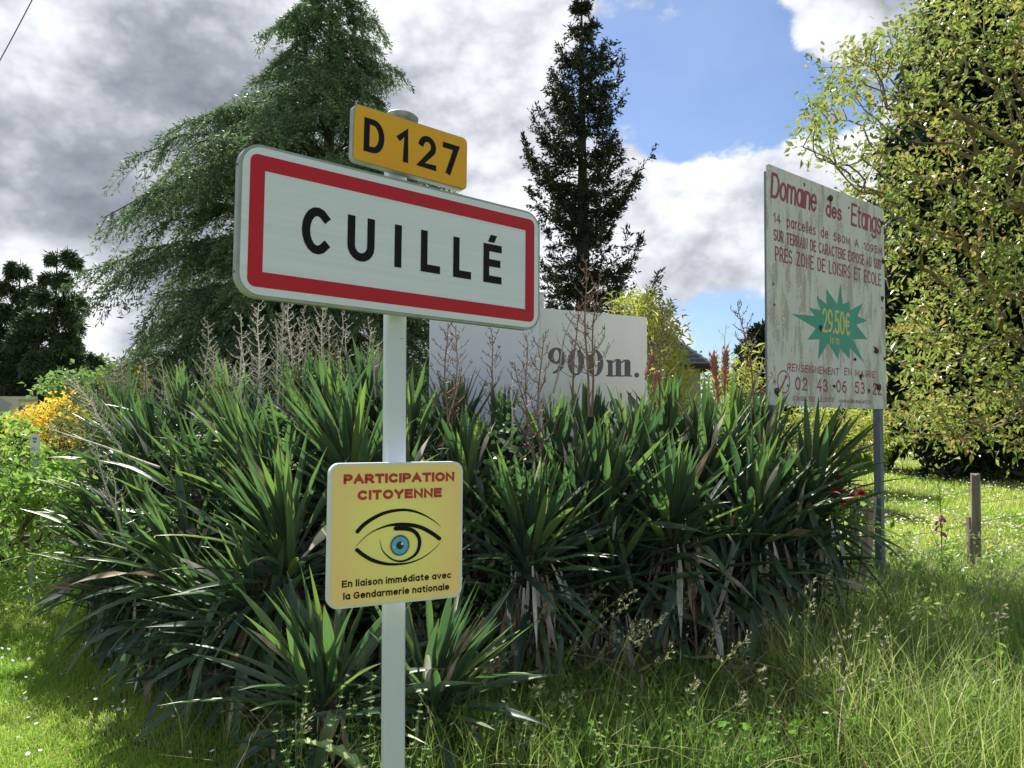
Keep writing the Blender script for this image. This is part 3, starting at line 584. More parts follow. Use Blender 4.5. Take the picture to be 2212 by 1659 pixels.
# snails clustered on the panel, each its own thing
def snail_mesh(s):
    mb = MB(); P = []; r = []
    for k in range(22):
        t = k / 21; a = t * 2 * PI * 1.8; q = .013 * (1 - t * .8); P.append((q * math.cos(a), -.006 - .006 * t, q * math.sin(a))); r.append(.010 * (1 - .75 * t))
    tube(mb, np.array(P) * s, np.array(r) * s, 8); tube(mb, np.array([(-.02, -.002, .004), (-.004, -.004, -.012), (.016, -.003, -.018), (.030, -.002, -.024)]) * s, np.array([.002, .006, .005, .002]) * s, 6)
    return mb.mesh('snail', smooth=True)
sm = [snail_mesh(s) for s in (.7, 1.0, 1.35)]
for (x, z, k_, lab) in ((-20, 814, 2, 'brown snail stuck above the word des on the billboard'), (867, 759, 1, 'snail at the end of the Etangs line on the billboard edge'), (882, 412, 1, 'snail on the right edge beside the word SUD'), (853, 83, 1, 'snail on the right edge above the teal star level'), (727, -393, 2, 'large snail right of the lowest star point'),
                        (359, -488, 0, 'tiny snail just under the teal star'), (450, -629, 1, 'snail on the word MAIRIE'), (761, -711, 2, 'large snail covering the last number 22'), (-822, -796, 2, 'large snail below the telephone symbol'), (13, -728, 0, 'small snail left of the number 06'), (-188, -266, 1, 'snail on the left of the teal price star'), (594, -745, 0, 'small snail between numbers 53 and 22'), (887, -453, 0, 'small snail low on the right edge of the billboard')):
    o = link('snail', sm[k_], M['snail']); o.matrix_world = BM @ Matrix.Translation((x / 1000, -.001, z / 1000)) @ Matrix.Rotation(random.uniform(0, 6), 4, 'Y')
    o['label'] = lab; o['category'] = 'snail'; o['group'] = 'snails stuck to the billboard'

# ================================================================== distance board (two white panels in a V)
cor = at(1167, 665, 6.15); rt = at(1397, 685, 6.9)
db = thing('distance_board', 'plain white two-panel board with dark grey 900m. standing behind the yuccas', 'sign', (cor.x, cor.y, 0))
yaw = math.atan2(rt.y - cor.y, rt.x - cor.x); wd = math.hypot(rt.x - cor.x, rt.y - cor.y); top = cor.z
mb = MB(); tilt = rt.z - top
plate(mb, [(0, -1.55), (wd, -1.55), (wd, tilt), (0, 0)], 0, .015); dp = link('panel', mb.mesh('distance_panel'), M['board_w'], db, (0, 0, top), (0, 0, yaw)); dp['label'] = 'greyish white right-hand panel with dark lettering'
def onboard(px, py):   # photo point on the right panel, in panel units
    d = at(px, py, 10) - Vector((0, 0, EYE)); n = Vector((-math.sin(yaw), math.cos(yaw), 0)); t = (cor - Vector((0, 0, EYE))).dot(n) / d.dot(n); p = Vector((0, 0, EYE)) + d * t - cor
    return p.x * math.cos(yaw) + p.y * math.sin(yaw), p.z
def z5(x, y): return onboard((2080 + x * .3616) / 1.8228, (1100 + y * .3616) / 1.8228)
def ell(mb, x0, y0, x1, y1, ix0, iy0, ix1, iy1, y, rot=0):
    a = [z5((x0 + x1) / 2 + (x1 - x0) / 2 * math.cos(t), (y0 + y1) / 2 + (y1 - y0) / 2 * math.sin(t)) for t in np.linspace(0, 2 * PI, 32, endpoint=False)]
    b = [z5((ix0 + ix1) / 2 + (ix1 - ix0) / 2 * math.cos(t + rot), (iy0 + iy1) / 2 + (iy1 - iy0) / 2 * math.sin(t + rot)) for t in np.linspace(0, 2 * PI, 32, endpoint=False)]
    ring(mb, a[::-1], b[::-1], y)
def poly(mb, pts, y): mb.ngon([(z5(*p)[0], y, z5(*p)[1]) for p in pts])
def numeral(name, fn): 
    mb = MB(); fn(mb); link(name, mb.mesh(name), M['slate_print'], dp)
def nine(mb):
    ell(mb, 215, 742, 395, 920, 275, 765, 335, 895, -.0010)
    P = [(392, 830), (398, 900), (380, 965), (335, 1010), (275, 1030), (262, 1010), (310, 985), (335, 930), (340, 850)]; poly(mb, P[::-1], -.0016)
numeral('numeral', nine); numeral('numeral', lambda m: ell(m, 428, 752, 610, 1046, 488, 768, 546, 1030, -.001)); numeral('numeral', lambda m: ell(m, 638, 768, 818, 1054, 698, 783, 756, 1040, -.001))
def em(mb):
    for k, (a, b_) in enumerate(((868, 918), (952, 1010), (1048, 1112))): poly(mb, [(a, 900), (a, 1040), (b_, 1044), (b_, 895)], -.001)
    for a, b_ in ((842, 940), (935, 1034), (1030, 1132)): poly(mb, [(a, 1046), (a + 4, 1056), (b_, 1060), (b_, 1050), ((a + b_) / 2, 1030)], -.0016)
    poly(mb, [(842, 876), (868, 915), (915, 912), (915, 882)], -.0021)
    poly(mb, [(915, 895), (918, 912), (955, 885), (955, 905), (1010, 905), (1006, 880), (985, 866), (955, 866)], -.0026)
    poly(mb, [(1008, 898), (1012, 915), (1050, 890), (1052, 905), (1112, 910), (1104, 885), (1080, 872), (1045, 874)], -.0031)
numeral('letter', em); numeral('full_stop', lambda m: poly(m, [(1180 + 27 * math.cos(t), 1043 + 27 * math.sin(t)) for t in np.linspace(0, 2 * PI, 12, endpoint=False)], -.001))
numeral('letter', lambda m: ell(m, 885, 1297, 990, 1440, 915, 1305, 958, 1432, -.001)); numeral('letter', lambda m: poly(m, [(1000, 1240), (1000, 1440), (1018, 1442), (1018, 1240)], -.0016)); numeral('letter', lambda m: poly(m, [(1085, 1235), (1085, 1445), (1120, 1447), (1120, 1235)], -.001))
# left panel of the V, set back along another bearing
lf = at(928, 690, 6.0); yl = math.atan2(cor.y - lf.y, cor.x - lf.x)
mb = MB(); wl_ = math.hypot(cor.x - lf.x, cor.y - lf.y); plate(mb, [(0, -1.5), (wl_ - .004, -1.5), (wl_ - .004, 0), (0, 0)], 0, .015)
o = link('panel', mb.mesh('left_panel'), M['board_b'], db, Vector((lf.x, lf.y, top - .002)) - Vector((cor.x, cor.y, 0)), (0, 0, yl)); o['label'] = 'bluish white left-hand panel'
mb = MB(); box(mb, -.03, .065, .03, .10, -.1, at(1175, 631, 6.2).z); link('post', mb.mesh('board_post'), M['galv2'], db, (0, 0, 0), (0, 0, yaw))

# ================================================================== yuccas
def leaf_mesh(name, bend, pw=1.6, fold_at=None, foldang=0, wr=.074, wav=0.0):
    ns = 9; P = []; ang = 0; p = np.array([0., 0.]); pts = [p.copy()]; angs = [0]
    for k in range(1, ns + 1):
        s = k / ns; ang = -R(bend) * s ** pw
        if fold_at and s > fold_at: ang -= R(foldang) * min(1, (s - fold_at) / .12)
        p = p + np.array([math.cos(ang), math.sin(ang)]) / ns; pts.append(p.copy()); angs.append(ang)
    V = []; E = []
    for k, (q, a) in enumerate(zip(pts, angs)):
        s = k / ns; w = wr * (.40 + 1.0 * min(s / .45, 1) ** .8 * .6) * (1 if s < .55 else max(0, 1 - ((s - .55) / .45) ** 1.7)) / 2
        w = max(w, .0012); up = np.array([-math.sin(a), math.cos(a)]); lift = w * .45
        tw = wav * math.sin(s * 7)
        for j, (yy_, zz) in enumerate(((-1, 1), (-.5, .35), (0, 0), (.5, .35), (1, 1))):
            c = q + up * (lift * zz + tw * w * yy_); V.append((c[0], yy_ * w, c[1])); E.append(abs(yy_))
    F = [(k * 5 + j, k * 5 + j + 1, k * 5 + j + 6, k * 5 + j + 5) for k in range(ns) for j in range(4)]
    mb = MB(); mb.add(V, F); me = mb.mesh(name, smooth=True)
    a = me.attributes.new('edge', 'FLOAT', 'POINT'); a.data.foreach_set('value', np.array(E, np.float32)); return me
LM_up = [leaf_mesh('yucca_leaf', b, wav=w_) for b, w_ in ((2, .0), (6, .2), (10, -.2), (4, .3))]
LM_mid = [leaf_mesh('yucca_leaf', b, 1.4, wav=w_) for b, w_ in ((8, .2), (16, 0), (26, -.3))]
LM_low = [leaf_mesh('yucca_leaf', b, 1.2, wav=w_) for b, w_ in ((28, .2), (45, -.2))] + [leaf_mesh('yucca_leaf', 15, 1.2, .45, 60)]
LM_fold = [leaf_mesh('yucca_leaf', 12, 1.4, .42, 105, .070, .3), leaf_mesh('yucca_leaf', 10, 1.4, .6, 120)]
for me in LM_up + LM_mid + LM_low + LM_fold: me.materials.append(M['yucca'])
DM = [leaf_mesh('dead_leaf', b, 1.2, None, 0, w_, 1.3) for b, w_ in ((30, .040), (12, .050), (50, .034))] + [leaf_mesh('dead_leaf', 10, 1.2, .3, 60, .045, 1.2)]
for me in DM: me.materials.append(M['dead'])
def stalk_mesh(seed, H, ntw, m, thick=.011, bare=.25, curl=1.0):
    thick *= .95; ntw = int(ntw * 1.2)
    rr = random.Random(seed); mb = MB(); n = 12; ph = rr.uniform(0, 6)
    P = [(.018 * H * math.sin(ph + k * .7) * (k / n), .018 * H * math.cos(ph + k * .6) * (k / n), H * k / n) for k in range(n + 1)]
    tube(mb, P, [thick * (1 - .72 * k / n) for k in range(n + 1)], 5)
    P = np.array(P)
    for i in range(ntw):
        s = bare + (1 - bare) * (i + rr.random()) / ntw * .98; f = s * n; k = min(int(f), n - 1); b0 = P[k] + (P[k + 1] - P[k]) * (f - k)
        a = i * 2.4 + rr.uniform(-.4, .4); ln = H * .16 * (1 - .72 * (s - bare) / (1 - bare)) * rr.uniform(.7, 1.2) + .02
        d = np.array([math.cos(a), math.sin(a), 0]); tw = [b0]
        for q in range(1, 5):
            t = q / 4; tw.append(b0 + d * ln * (t - .15 * t * t) + np.array([0, 0, 1]) * ln * (.25 * t + .75 * t * t * curl) + np.array([rr.uniform(-1, 1), rr.uniform(-1, 1), 0]) * ln * .05)
        tube(mb, tw, [.0040, .0035, .003, .0026, .0016], 3, cap=False)
        tw = np.array(tw)
        for q in range(5):   # little hooked pedicels
            t = rr.uniform(.25, 1) * 3.99; kk = int(t); c = tw[kk] + (tw[kk + 1] - tw[kk]) * (t - kk); e = np.array([rr.uniform(-1, 1), rr.uniform(-1, 1), rr.uniform(-.1, .8)]); e /= np.linalg.norm(e)
            l_ = rr.uniform(.012, .024); tube(mb, [c, c + e * l_ * .6, c + e * l_ + np.array([0, 0, l_ * .5])], [.003, .0028, .0016], 3, cap=False)
    me = mb.mesh('flower_stalk'); me.materials.append(m); return me
SK_g = [stalk_mesh(i, 1.0, n, M['stalk_g'], curl=c) for i, (n, c) in enumerate(((20, .9), (26, 1.1), (12, .6), (30, 1.0), (9, .9), (17, .4)))]
SK_r = [stalk_mesh(10 + i, 1.0, n, M['stalk_r'], thick=.010, curl=c) for i, (n, c) in enumerate(((20, .8), (15, 1.0), (24, .7)))]
SK_b = stalk_mesh(20, 1.0, 5, M['stalk_g'], thick=.012)
def bud_mesh():
    mb = MB(); tube(mb, [(0, 0, 0), (.004, 0, .25), (0, 0, .55), (0, 0, .70), (0, 0, .82), (0, 0, .93), (0, 0, 1)], [.016, .018, .020, .036, .042, .030, .004], 9)
    n = 46; t = np.linspace(.1, .95, n); a = t * 60; P = np.stack([.02 * np.cos(a), .02 * np.sin(a), t], 1); D = np.stack([np.cos(a) * .3, np.sin(a) * .3, np.ones(n)], 1)
    leaves(mb, P, D, np.stack([np.cos(a), np.sin(a), np.zeros(n)], 1), .13, .035, rng.random(n), .3)
    me = mb.mesh('flower_bud'); me.materials.append(M['bud']); return me
BUD = bud_mesh()
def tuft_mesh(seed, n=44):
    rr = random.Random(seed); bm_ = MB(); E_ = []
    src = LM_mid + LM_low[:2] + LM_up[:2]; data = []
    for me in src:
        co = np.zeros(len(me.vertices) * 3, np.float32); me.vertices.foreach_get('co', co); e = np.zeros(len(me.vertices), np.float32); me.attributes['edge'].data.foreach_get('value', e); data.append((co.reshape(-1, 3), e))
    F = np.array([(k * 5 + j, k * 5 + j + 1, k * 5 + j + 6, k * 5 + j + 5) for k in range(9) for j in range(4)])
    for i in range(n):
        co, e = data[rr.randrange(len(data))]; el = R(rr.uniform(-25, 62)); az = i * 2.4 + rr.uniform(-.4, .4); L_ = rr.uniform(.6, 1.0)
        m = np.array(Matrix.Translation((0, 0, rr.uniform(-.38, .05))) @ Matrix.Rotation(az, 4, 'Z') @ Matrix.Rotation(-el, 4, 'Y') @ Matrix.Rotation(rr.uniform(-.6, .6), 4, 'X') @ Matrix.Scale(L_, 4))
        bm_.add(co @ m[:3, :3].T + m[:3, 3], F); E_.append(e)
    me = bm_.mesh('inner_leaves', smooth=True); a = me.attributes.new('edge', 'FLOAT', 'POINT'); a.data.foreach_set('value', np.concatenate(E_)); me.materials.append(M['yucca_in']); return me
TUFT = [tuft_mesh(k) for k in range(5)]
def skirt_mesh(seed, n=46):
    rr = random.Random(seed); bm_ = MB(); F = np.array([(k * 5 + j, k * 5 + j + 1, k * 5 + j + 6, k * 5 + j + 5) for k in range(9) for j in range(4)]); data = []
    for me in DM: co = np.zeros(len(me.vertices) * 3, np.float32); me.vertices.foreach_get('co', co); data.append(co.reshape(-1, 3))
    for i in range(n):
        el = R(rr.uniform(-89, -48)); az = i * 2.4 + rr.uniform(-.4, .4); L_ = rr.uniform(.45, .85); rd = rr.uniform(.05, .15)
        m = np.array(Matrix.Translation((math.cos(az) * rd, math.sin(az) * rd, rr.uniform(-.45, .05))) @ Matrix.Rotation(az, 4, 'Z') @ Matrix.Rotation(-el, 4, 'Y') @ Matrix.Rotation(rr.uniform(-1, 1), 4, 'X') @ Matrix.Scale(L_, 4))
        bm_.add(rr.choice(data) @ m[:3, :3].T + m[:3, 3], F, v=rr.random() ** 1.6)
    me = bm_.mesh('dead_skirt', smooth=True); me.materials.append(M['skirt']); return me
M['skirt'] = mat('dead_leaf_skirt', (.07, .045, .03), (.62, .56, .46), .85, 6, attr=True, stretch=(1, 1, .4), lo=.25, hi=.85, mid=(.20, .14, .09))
SKIRT = [skirt_mesh(k + 9) for k in range(4)]
YUC = []
def yucca(px, py, Y, n, ln, label, lean=(0, 0), dead=0, up=.5, stalk=None):
    """heart at photo pixel (px, py), distance Y"""
    h = at(px, py, Y); g = float(gz(h.x, h.y)); lx, ly = lean
    base = Vector((h.x - lx * .35, h.y + .05 - ly * .35, g))
    y = thing('yucca', label, 'yucca', base, 'yuccas massed in the hedge'); hh = h - base
    rr = random.Random(int(px * 31 + py))
    mb = MB(); P = [(0, 0, -.05), (hh.x * .35 + rr.uniform(-.03, .03), hh.y * .35, hh.z * .5), tuple(hh + Vector((0, 0, -.02)))]; tube(mb, P, [.075, .065, .05], 9)
    link('trunk', mb.mesh('yucca_trunk', smooth=True), M['trunk'], y)
    tilt = Vector((lx, ly, 1)).normalized(); q = Vector((0, 0, 1)).rotation_difference(tilt).to_matrix()
    n = int(n * 1.5)
    for i in range(n):
        f = (i + .5) / n                                   # 0 heart, 1 outermost
        el = R(87 - (112 if up < .5 else 84) * f ** (1.2 if up < .5 else 1.35) + rr.uniform(-10, 10)); az = i * 2.39996 + rr.uniform(-.25, .25)
        d = q @ Vector((math.cos(az) * math.cos(el), math.sin(az) * math.cos(el), math.sin(el)))
        d.z -= 0; d.normalize()
        e2 = math.asin(max(-1, min(1, d.z))); a2 = math.atan2(d.y, d.x)
        pool = LM_up if e2 > R(42) else (LM_mid if e2 > R(8) else LM_low)
        if f > .45 and rr.random() < .07: pool = LM_fold
        if rr.random() < .035: pool = DM[:2]
        o = bpy.data.objects.new('leaf', rr.choice(pool)); C.objects.link(o); o.parent = y
        L_ = ln * rr.uniform(.82, 1.12) * (.72 + .28 * min(1, f * 3)); wsc = rr.uniform(.8, 1.12) * .68 / ln
        o.matrix_local = Matrix.Translation(hh + d * .03 + Vector((rr.uniform(-.05, .05), rr.uniform(-.05, .05), -min(.46, hh.z * .5) * min(1, f ** 1.2 * rr.uniform(.6, 1.5))))) @ Matrix.Rotation(a2, 4, 'Z') @ Matrix.Rotation(-e2, 4, 'Y') @ Matrix.Rotation(rr.uniform(-.5, .5), 4, 'X') @ Matrix.Diagonal((L_, L_ * wsc, L_, 1))
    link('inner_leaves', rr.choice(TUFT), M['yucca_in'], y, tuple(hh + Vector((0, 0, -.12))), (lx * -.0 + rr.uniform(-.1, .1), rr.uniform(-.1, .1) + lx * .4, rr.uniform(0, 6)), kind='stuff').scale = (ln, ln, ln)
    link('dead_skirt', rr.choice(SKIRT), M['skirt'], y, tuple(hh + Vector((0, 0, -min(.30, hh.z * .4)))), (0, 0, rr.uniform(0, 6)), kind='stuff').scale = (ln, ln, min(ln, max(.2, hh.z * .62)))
    for i in range(dead):
        az = rr.uniform(0, 2 * PI) if i % 3 == 0 else rr.uniform(-2.7, -.45); el = R(rr.uniform(-88, -58)); L_ = ln * rr.uniform(.6, 1.05)
        o = bpy.data.objects.new('dead_leaf', rr.choice(DM)); C.objects.link(o); o.parent = y
        zt = rr.uniform(-.40, -.10); rd = rr.uniform(.06, .20)
        o.matrix_local = Matrix.Translation(hh + Vector((math.cos(az) * rd, math.sin(az) * rd, max(zt, -hh.z + .3)))) @ Matrix.Rotation(az, 4, 'Z') @ Matrix.Rotation(-el, 4, 'Y') @ Matrix.Rotation(rr.uniform(-.8, .8), 4, 'X') @ Matrix.Diagonal((L_, L_, L_, 1))
    YUC.append((y, base, h)); return y
YL = [
 # px, py, Y, leaves, length, lean, dead, up, label
 (1140, 1165, 4.55, 58, .68, (.1, -.35), 38, .3, 'large yucca rosette right of the eye notice with white dead leaves hanging beneath'),
 (1451, 1118, 4.95, 54, .66, (.05, -.35), 32, .3, 'yucca below the 900m. board with spotted drooping leaves over brown dead ones'),
 (1630, 1108, 5.15, 54, .66, (.15, -.3), 28, .3, 'yucca in front of the left billboard post, leaves arching over the grass'),
 (1748, 1030, 5.45, 56, .66, (.45, -.15), 16, .3, 'rightmost yucca, leaning towards the wooden fence posts'),
 (1700, 1160, 5.35, 34, .66, (.6, -.3), 12, .2, 'low yucca sprawling right under the billboard, nearest the grass'),
 (1300, 1075, 5.05, 46, .66, (.0, -.2), 10, .5, 'yucca between the two big front rosettes right of the post'),
 (1010, 1060, 5.0, 46, .66, (0, -.1), 6, .6, 'yucca just right of the white post above the eye notice'),
 (1200, 1015, 5.35, 46, .68, (0, -.05), 0, .6, 'upright yucca in front of the 900m. board near the tall brown stalk'),
 (1085, 1000, 5.5, 46, .68, (0, 0), 0, .6, 'upright yucca before the bluish white panel'),
 (1370, 1005, 5.5, 46, .66, (.05, 0), 0, .6, 'upright yucca hiding the lower right corner of the 900m. board'),
 (1520, 990, 5.6, 46, .64, (.05, 0), 0, .6, 'upright yucca carrying the pink flower buds'),
 (1640, 985, 5.7, 46, .62, (.2, 0), 0, .6, 'upright yucca against the left billboard post'),
 (980, 950, 5.7, 40, .64, (0, 0), 0, .6, 'back yucca between the post and the bluish white panel'),
 (1440, 935, 5.9, 38, .60, (0, 0), 0, .6, 'back yucca right of the 900m. board in front of the bamboo'),
 (1580, 940, 6.0, 38, .58, (.05, 0), 0, .6, 'back yucca with the slate roof showing behind it'),
 (1270, 965, 5.75, 34, .58, (0, 0), 0, .6, 'back yucca just below the numerals of the 900m. board'),
 (620, 1178, 4.3, 60, .70, (-.25, -.35), 14, .3, 'large yucca rosette left of the eye notice with bright upright leaves'),
 (765, 1000, 4.85, 54, .68, (-.25, -.15), 8, .5, 'yucca left of the white post above the eye notice with black-spotted leaves'),
 (880, 965, 5.3, 44, .68, (0, 0), 0, .6, 'yucca directly behind the white post below the town sign'),
 (800, 890, 5.8, 46, .70, (-.05, 0), 0, .6, 'tall yucca under the town sign left of the post'),
 (660, 920, 5.75, 44, .66, (-.15, 0), 0, .6, 'back yucca in the thick of the pale dead stalks'),
 (540, 1000, 5.3, 48, .68, (-.3, -.15), 0, .5, 'yucca with glowing green leaves left of centre'),
 (430, 1060, 5.3, 48, .66, (-.35, -.25), 6, .4, 'yucca midway up the left slope of the hedge'),
 (405, 1225, 4.75, 50, .68, (-.45, -.45), 10, .2, 'low yucca spreading left over the lawn, below the leaning stalks'),
 (290, 1245, 5.35, 46, .64, (-.55, -.35), 8, .2, 'leftmost low yucca with leaves reaching over the lawn'),
 (262, 1080, 6.0, 44, .62, (-.45, -.15), 4, .4, 'far left yucca beside the small white marker sign'),
 (330, 980, 6.2, 46, .64, (-.35, 0), 0, .5, 'yucca behind the long bare leaning stalk at left'),
 (500, 915, 6.3, 42, .62, (-.15, 0), 0, .6, 'back left yucca before the big cedar'),
 (400, 905, 6.7, 40, .62, (-.2, 0), 0, .6, 'back left yucca among the shorter dead stalks'),
 (270, 915, 7.0, 42, .62, (-.35, 0), 0, .5, 'hindmost left yucca next to the yellow flowering shrub'),
 (560, 1330, 4.2, 40, .62, (-.5, -.4), 8, .2, 'low yucca in the shade left of the notice foot'),
 (705, 1500, 3.55, 50, .62, (-.35, -.1), 10, .4, 'small yucca at the foot of the hedge, nearest the camera, left of the post'),
 (935, 1500, 3.65, 52, .62, (.35, -.1), 6, .4, 'small yucca at ground level just right of the post'),
 (870, 1250, 4.4, 40, .66, (0, -.3), 12, .4, 'yucca hidden mostly behind the eye notice'),
 (1320, 1230, 4.9, 26, .62, (.1, -.5), 20, .2, 'drooping yucca low between the two front rosettes right of the post'),
 (1560, 1210, 5.1, 24, .60, (.2, -.5), 18, .2, 'drooping yucca with brown skirt below the pink buds'),
 (1120, 1210, 5.6, 36, .66, (0, 0), 6, .6, 'yucca deep in the shade behind the large right-hand rosette'),
 (1380, 1190, 5.6, 36, .66, (0, 0), 6, .6, 'yucca deep in the hedge between the two spotted rosettes'),
 (1550, 1130, 5.7, 36, .66, (0, 0), 6, .6, 'shaded yucca in the middle of the right half of the hedge'),
 (1000, 1210, 5.2, 36, .66, (0, 0), 6, .6, 'shaded yucca just right of the eye notice in the dark gap'),
 (700, 1180, 5.2, 38, .66, (0, 0), 6, .6, 'shaded yucca directly left of the eye notice'),
 (520, 1180, 5.1, 40, .66, (-.2, -.1), 6, .5, 'shaded yucca in the middle of the left half of the hedge'),
 (330, 1140, 5.7, 40, .66, (-.3, -.1), 4, .5, 'yucca behind the leaning bare stalks at the left'),
 (460, 1330, 4.5, 38, .64, (-.6, -.4), 8, .2, 'low yucca spreading onto the lawn left of the nearest small one'),
 (225, 1150, 5.9, 30, .58, (-.5, -.2), 0, .3, 'outermost yucca poking into the green shrub at the left'),
 (600, 1060, 4.9, 44, .68, (-.2, -.1), 0, .6, 'upright yucca just above the large left rosette'),
 (720, 930, 5.4, 42, .66, (-.1, 0), 0, .6, 'upright yucca left of the post in the second row'),
 (860, 1090, 4.9, 38, .66, (0, -.1), 0, .6, 'yucca directly behind the top of the eye notice'),
 (1240, 1120, 5.0, 38, .64, (.1, -.1), 4, .5, 'yucca with crossing leaves just right of the tall brown stalk'),
 (1680, 1080, 5.9, 36, .62, (.3, 0), 0, .5, 'yucca behind the billboard leg at the right end of the hedge'),
]
for px, py, Y, n, ln, lean, dead, up, lab in YL: yucca(px, py, Y, n, ln, lab, lean, dead, up)
def stalk(tx, ty, bx, by, Y, mesh, name='flower_stalk'):
    if name == 'flower_stalk' and Y > 5.4: tx += random.uniform(-22, 22); ty += random.uniform(-14, 22)
    """dead flower stalk: part of the nearest yucca"""
    a = at(bx, by, Y); b = at(tx, ty, Y + random.uniform(-.1, .1)); y, base, h = min(YUC, key=lambda q: (q[2] - a).length)
    d = b - a; ln = d.length; r = Vector((0, 0, 1)).rotation_difference(d.normalized()).to_matrix().to_4x4()
    o = bpy.data.objects.new(name, mesh); C.objects.link(o); o.parent = y
    o.matrix_local = Matrix.Translation(a - base) @ r @ Matrix.Rotation(random.uniform(0, 6), 4, 'Z') @ Matrix.Diagonal((ln ** .5, ln ** .5, ln, 1)); return o
g_ = lambda i: SK_g[(i * 5 + i // 3) % 6]; r_ = lambda i: SK_r[i % 3]
for i, (tx, ty, bx, by, Y) in enumerate([(436, 703, 440, 880, 6.3), (300, 765, 300, 900, 6.9), (365, 752, 368, 890, 6.6), (330, 780, 325, 900, 6.9), (480, 770, 478, 900, 6.2), (540, 690, 520, 890, 6.1), (525, 735, 530, 890, 6.2),
        (620, 655, 612, 880, 5.8), (650, 690, 640, 880, 5.8), (668, 645, 660, 860, 5.9), (705, 690, 700, 880, 5.7), (735, 660, 722, 880, 5.8), (757, 690, 748, 860, 5.9), (565, 745, 556, 890, 6.1), (590, 705, 600, 880, 6.0), (785, 695, 775, 840, 5.9), (690, 655, 694, 850, 6.0), (575, 665, 560, 870, 6.0), (632, 650, 634, 840, 6.1),
        (250, 790, 252, 920, 7.0), (215, 805, 225, 930, 7.0), (185, 840, 200, 960, 6.9), (275, 780, 272, 900, 7.1), (400, 790, 402, 900, 6.6), (465, 800, 462, 910, 6.4), (505, 790, 498, 900, 6.3), (345, 800, 350, 910, 6.8),
        (560, 790, 580, 950, 5.5), (510, 960, 530, 1060, 5.2), (205, 960, 275, 1190, 5.2), (240, 1010, 262, 1160, 5.3), (170, 830, 290, 1010, 6.0), (385, 940, 440, 1080, 5.2), (815, 690, 812, 860, 5.6), (480, 735, 470, 880, 6.3), (610, 760, 600, 900, 5.7)]):
    stalk(tx, ty, bx, by, Y, g_(i))
for i, (tx, ty, bx, by, Y) in enumerate([(720, 700, 745, 940, 5.1), (640, 740, 650, 930, 5.4), (962, 700, 968, 1000, 5.0), (1073, 705, 1078, 960, 5.5), (1118, 780, 1175, 1130, 4.6), (1240, 655, 1235, 880, 5.5), (1262, 560, 1272, 900, 5.3), (1288, 590, 1278, 900, 5.4), (1612, 635, 1642, 960, 5.5), (1415, 640, 1425, 900, 5.7), (1165, 720, 1168, 1090, 4.8), (990, 705, 975, 960, 5.3), (1135, 720, 1140, 940, 5.3)]):
    stalk(tx, ty, bx, by, Y, r_(i))
for tx, ty, bx, by, Y in [(1226, 655, 1195, 850, 5.5), (1158, 730, 1165, 900, 5.4), (100, 925, 345, 1010, 5.6), (1000, 780, 950, 990, 5.2), (1110, 790, 1105, 950, 5.2), (1570, 690, 1560, 830, 5.9)]: stalk(tx, ty, bx, by, Y, SK_b)
for tx, ty, bx, by, Y in [(1540, 762, 1552, 870, 5.7), (1568, 752, 1565, 840, 5.8), (1412, 762, 1394, 820, 5.8), (1418, 800, 1412, 850, 5.8)]:
    stalk(tx, ty, bx, by, Y - .25, BUD, 'flower_bud')

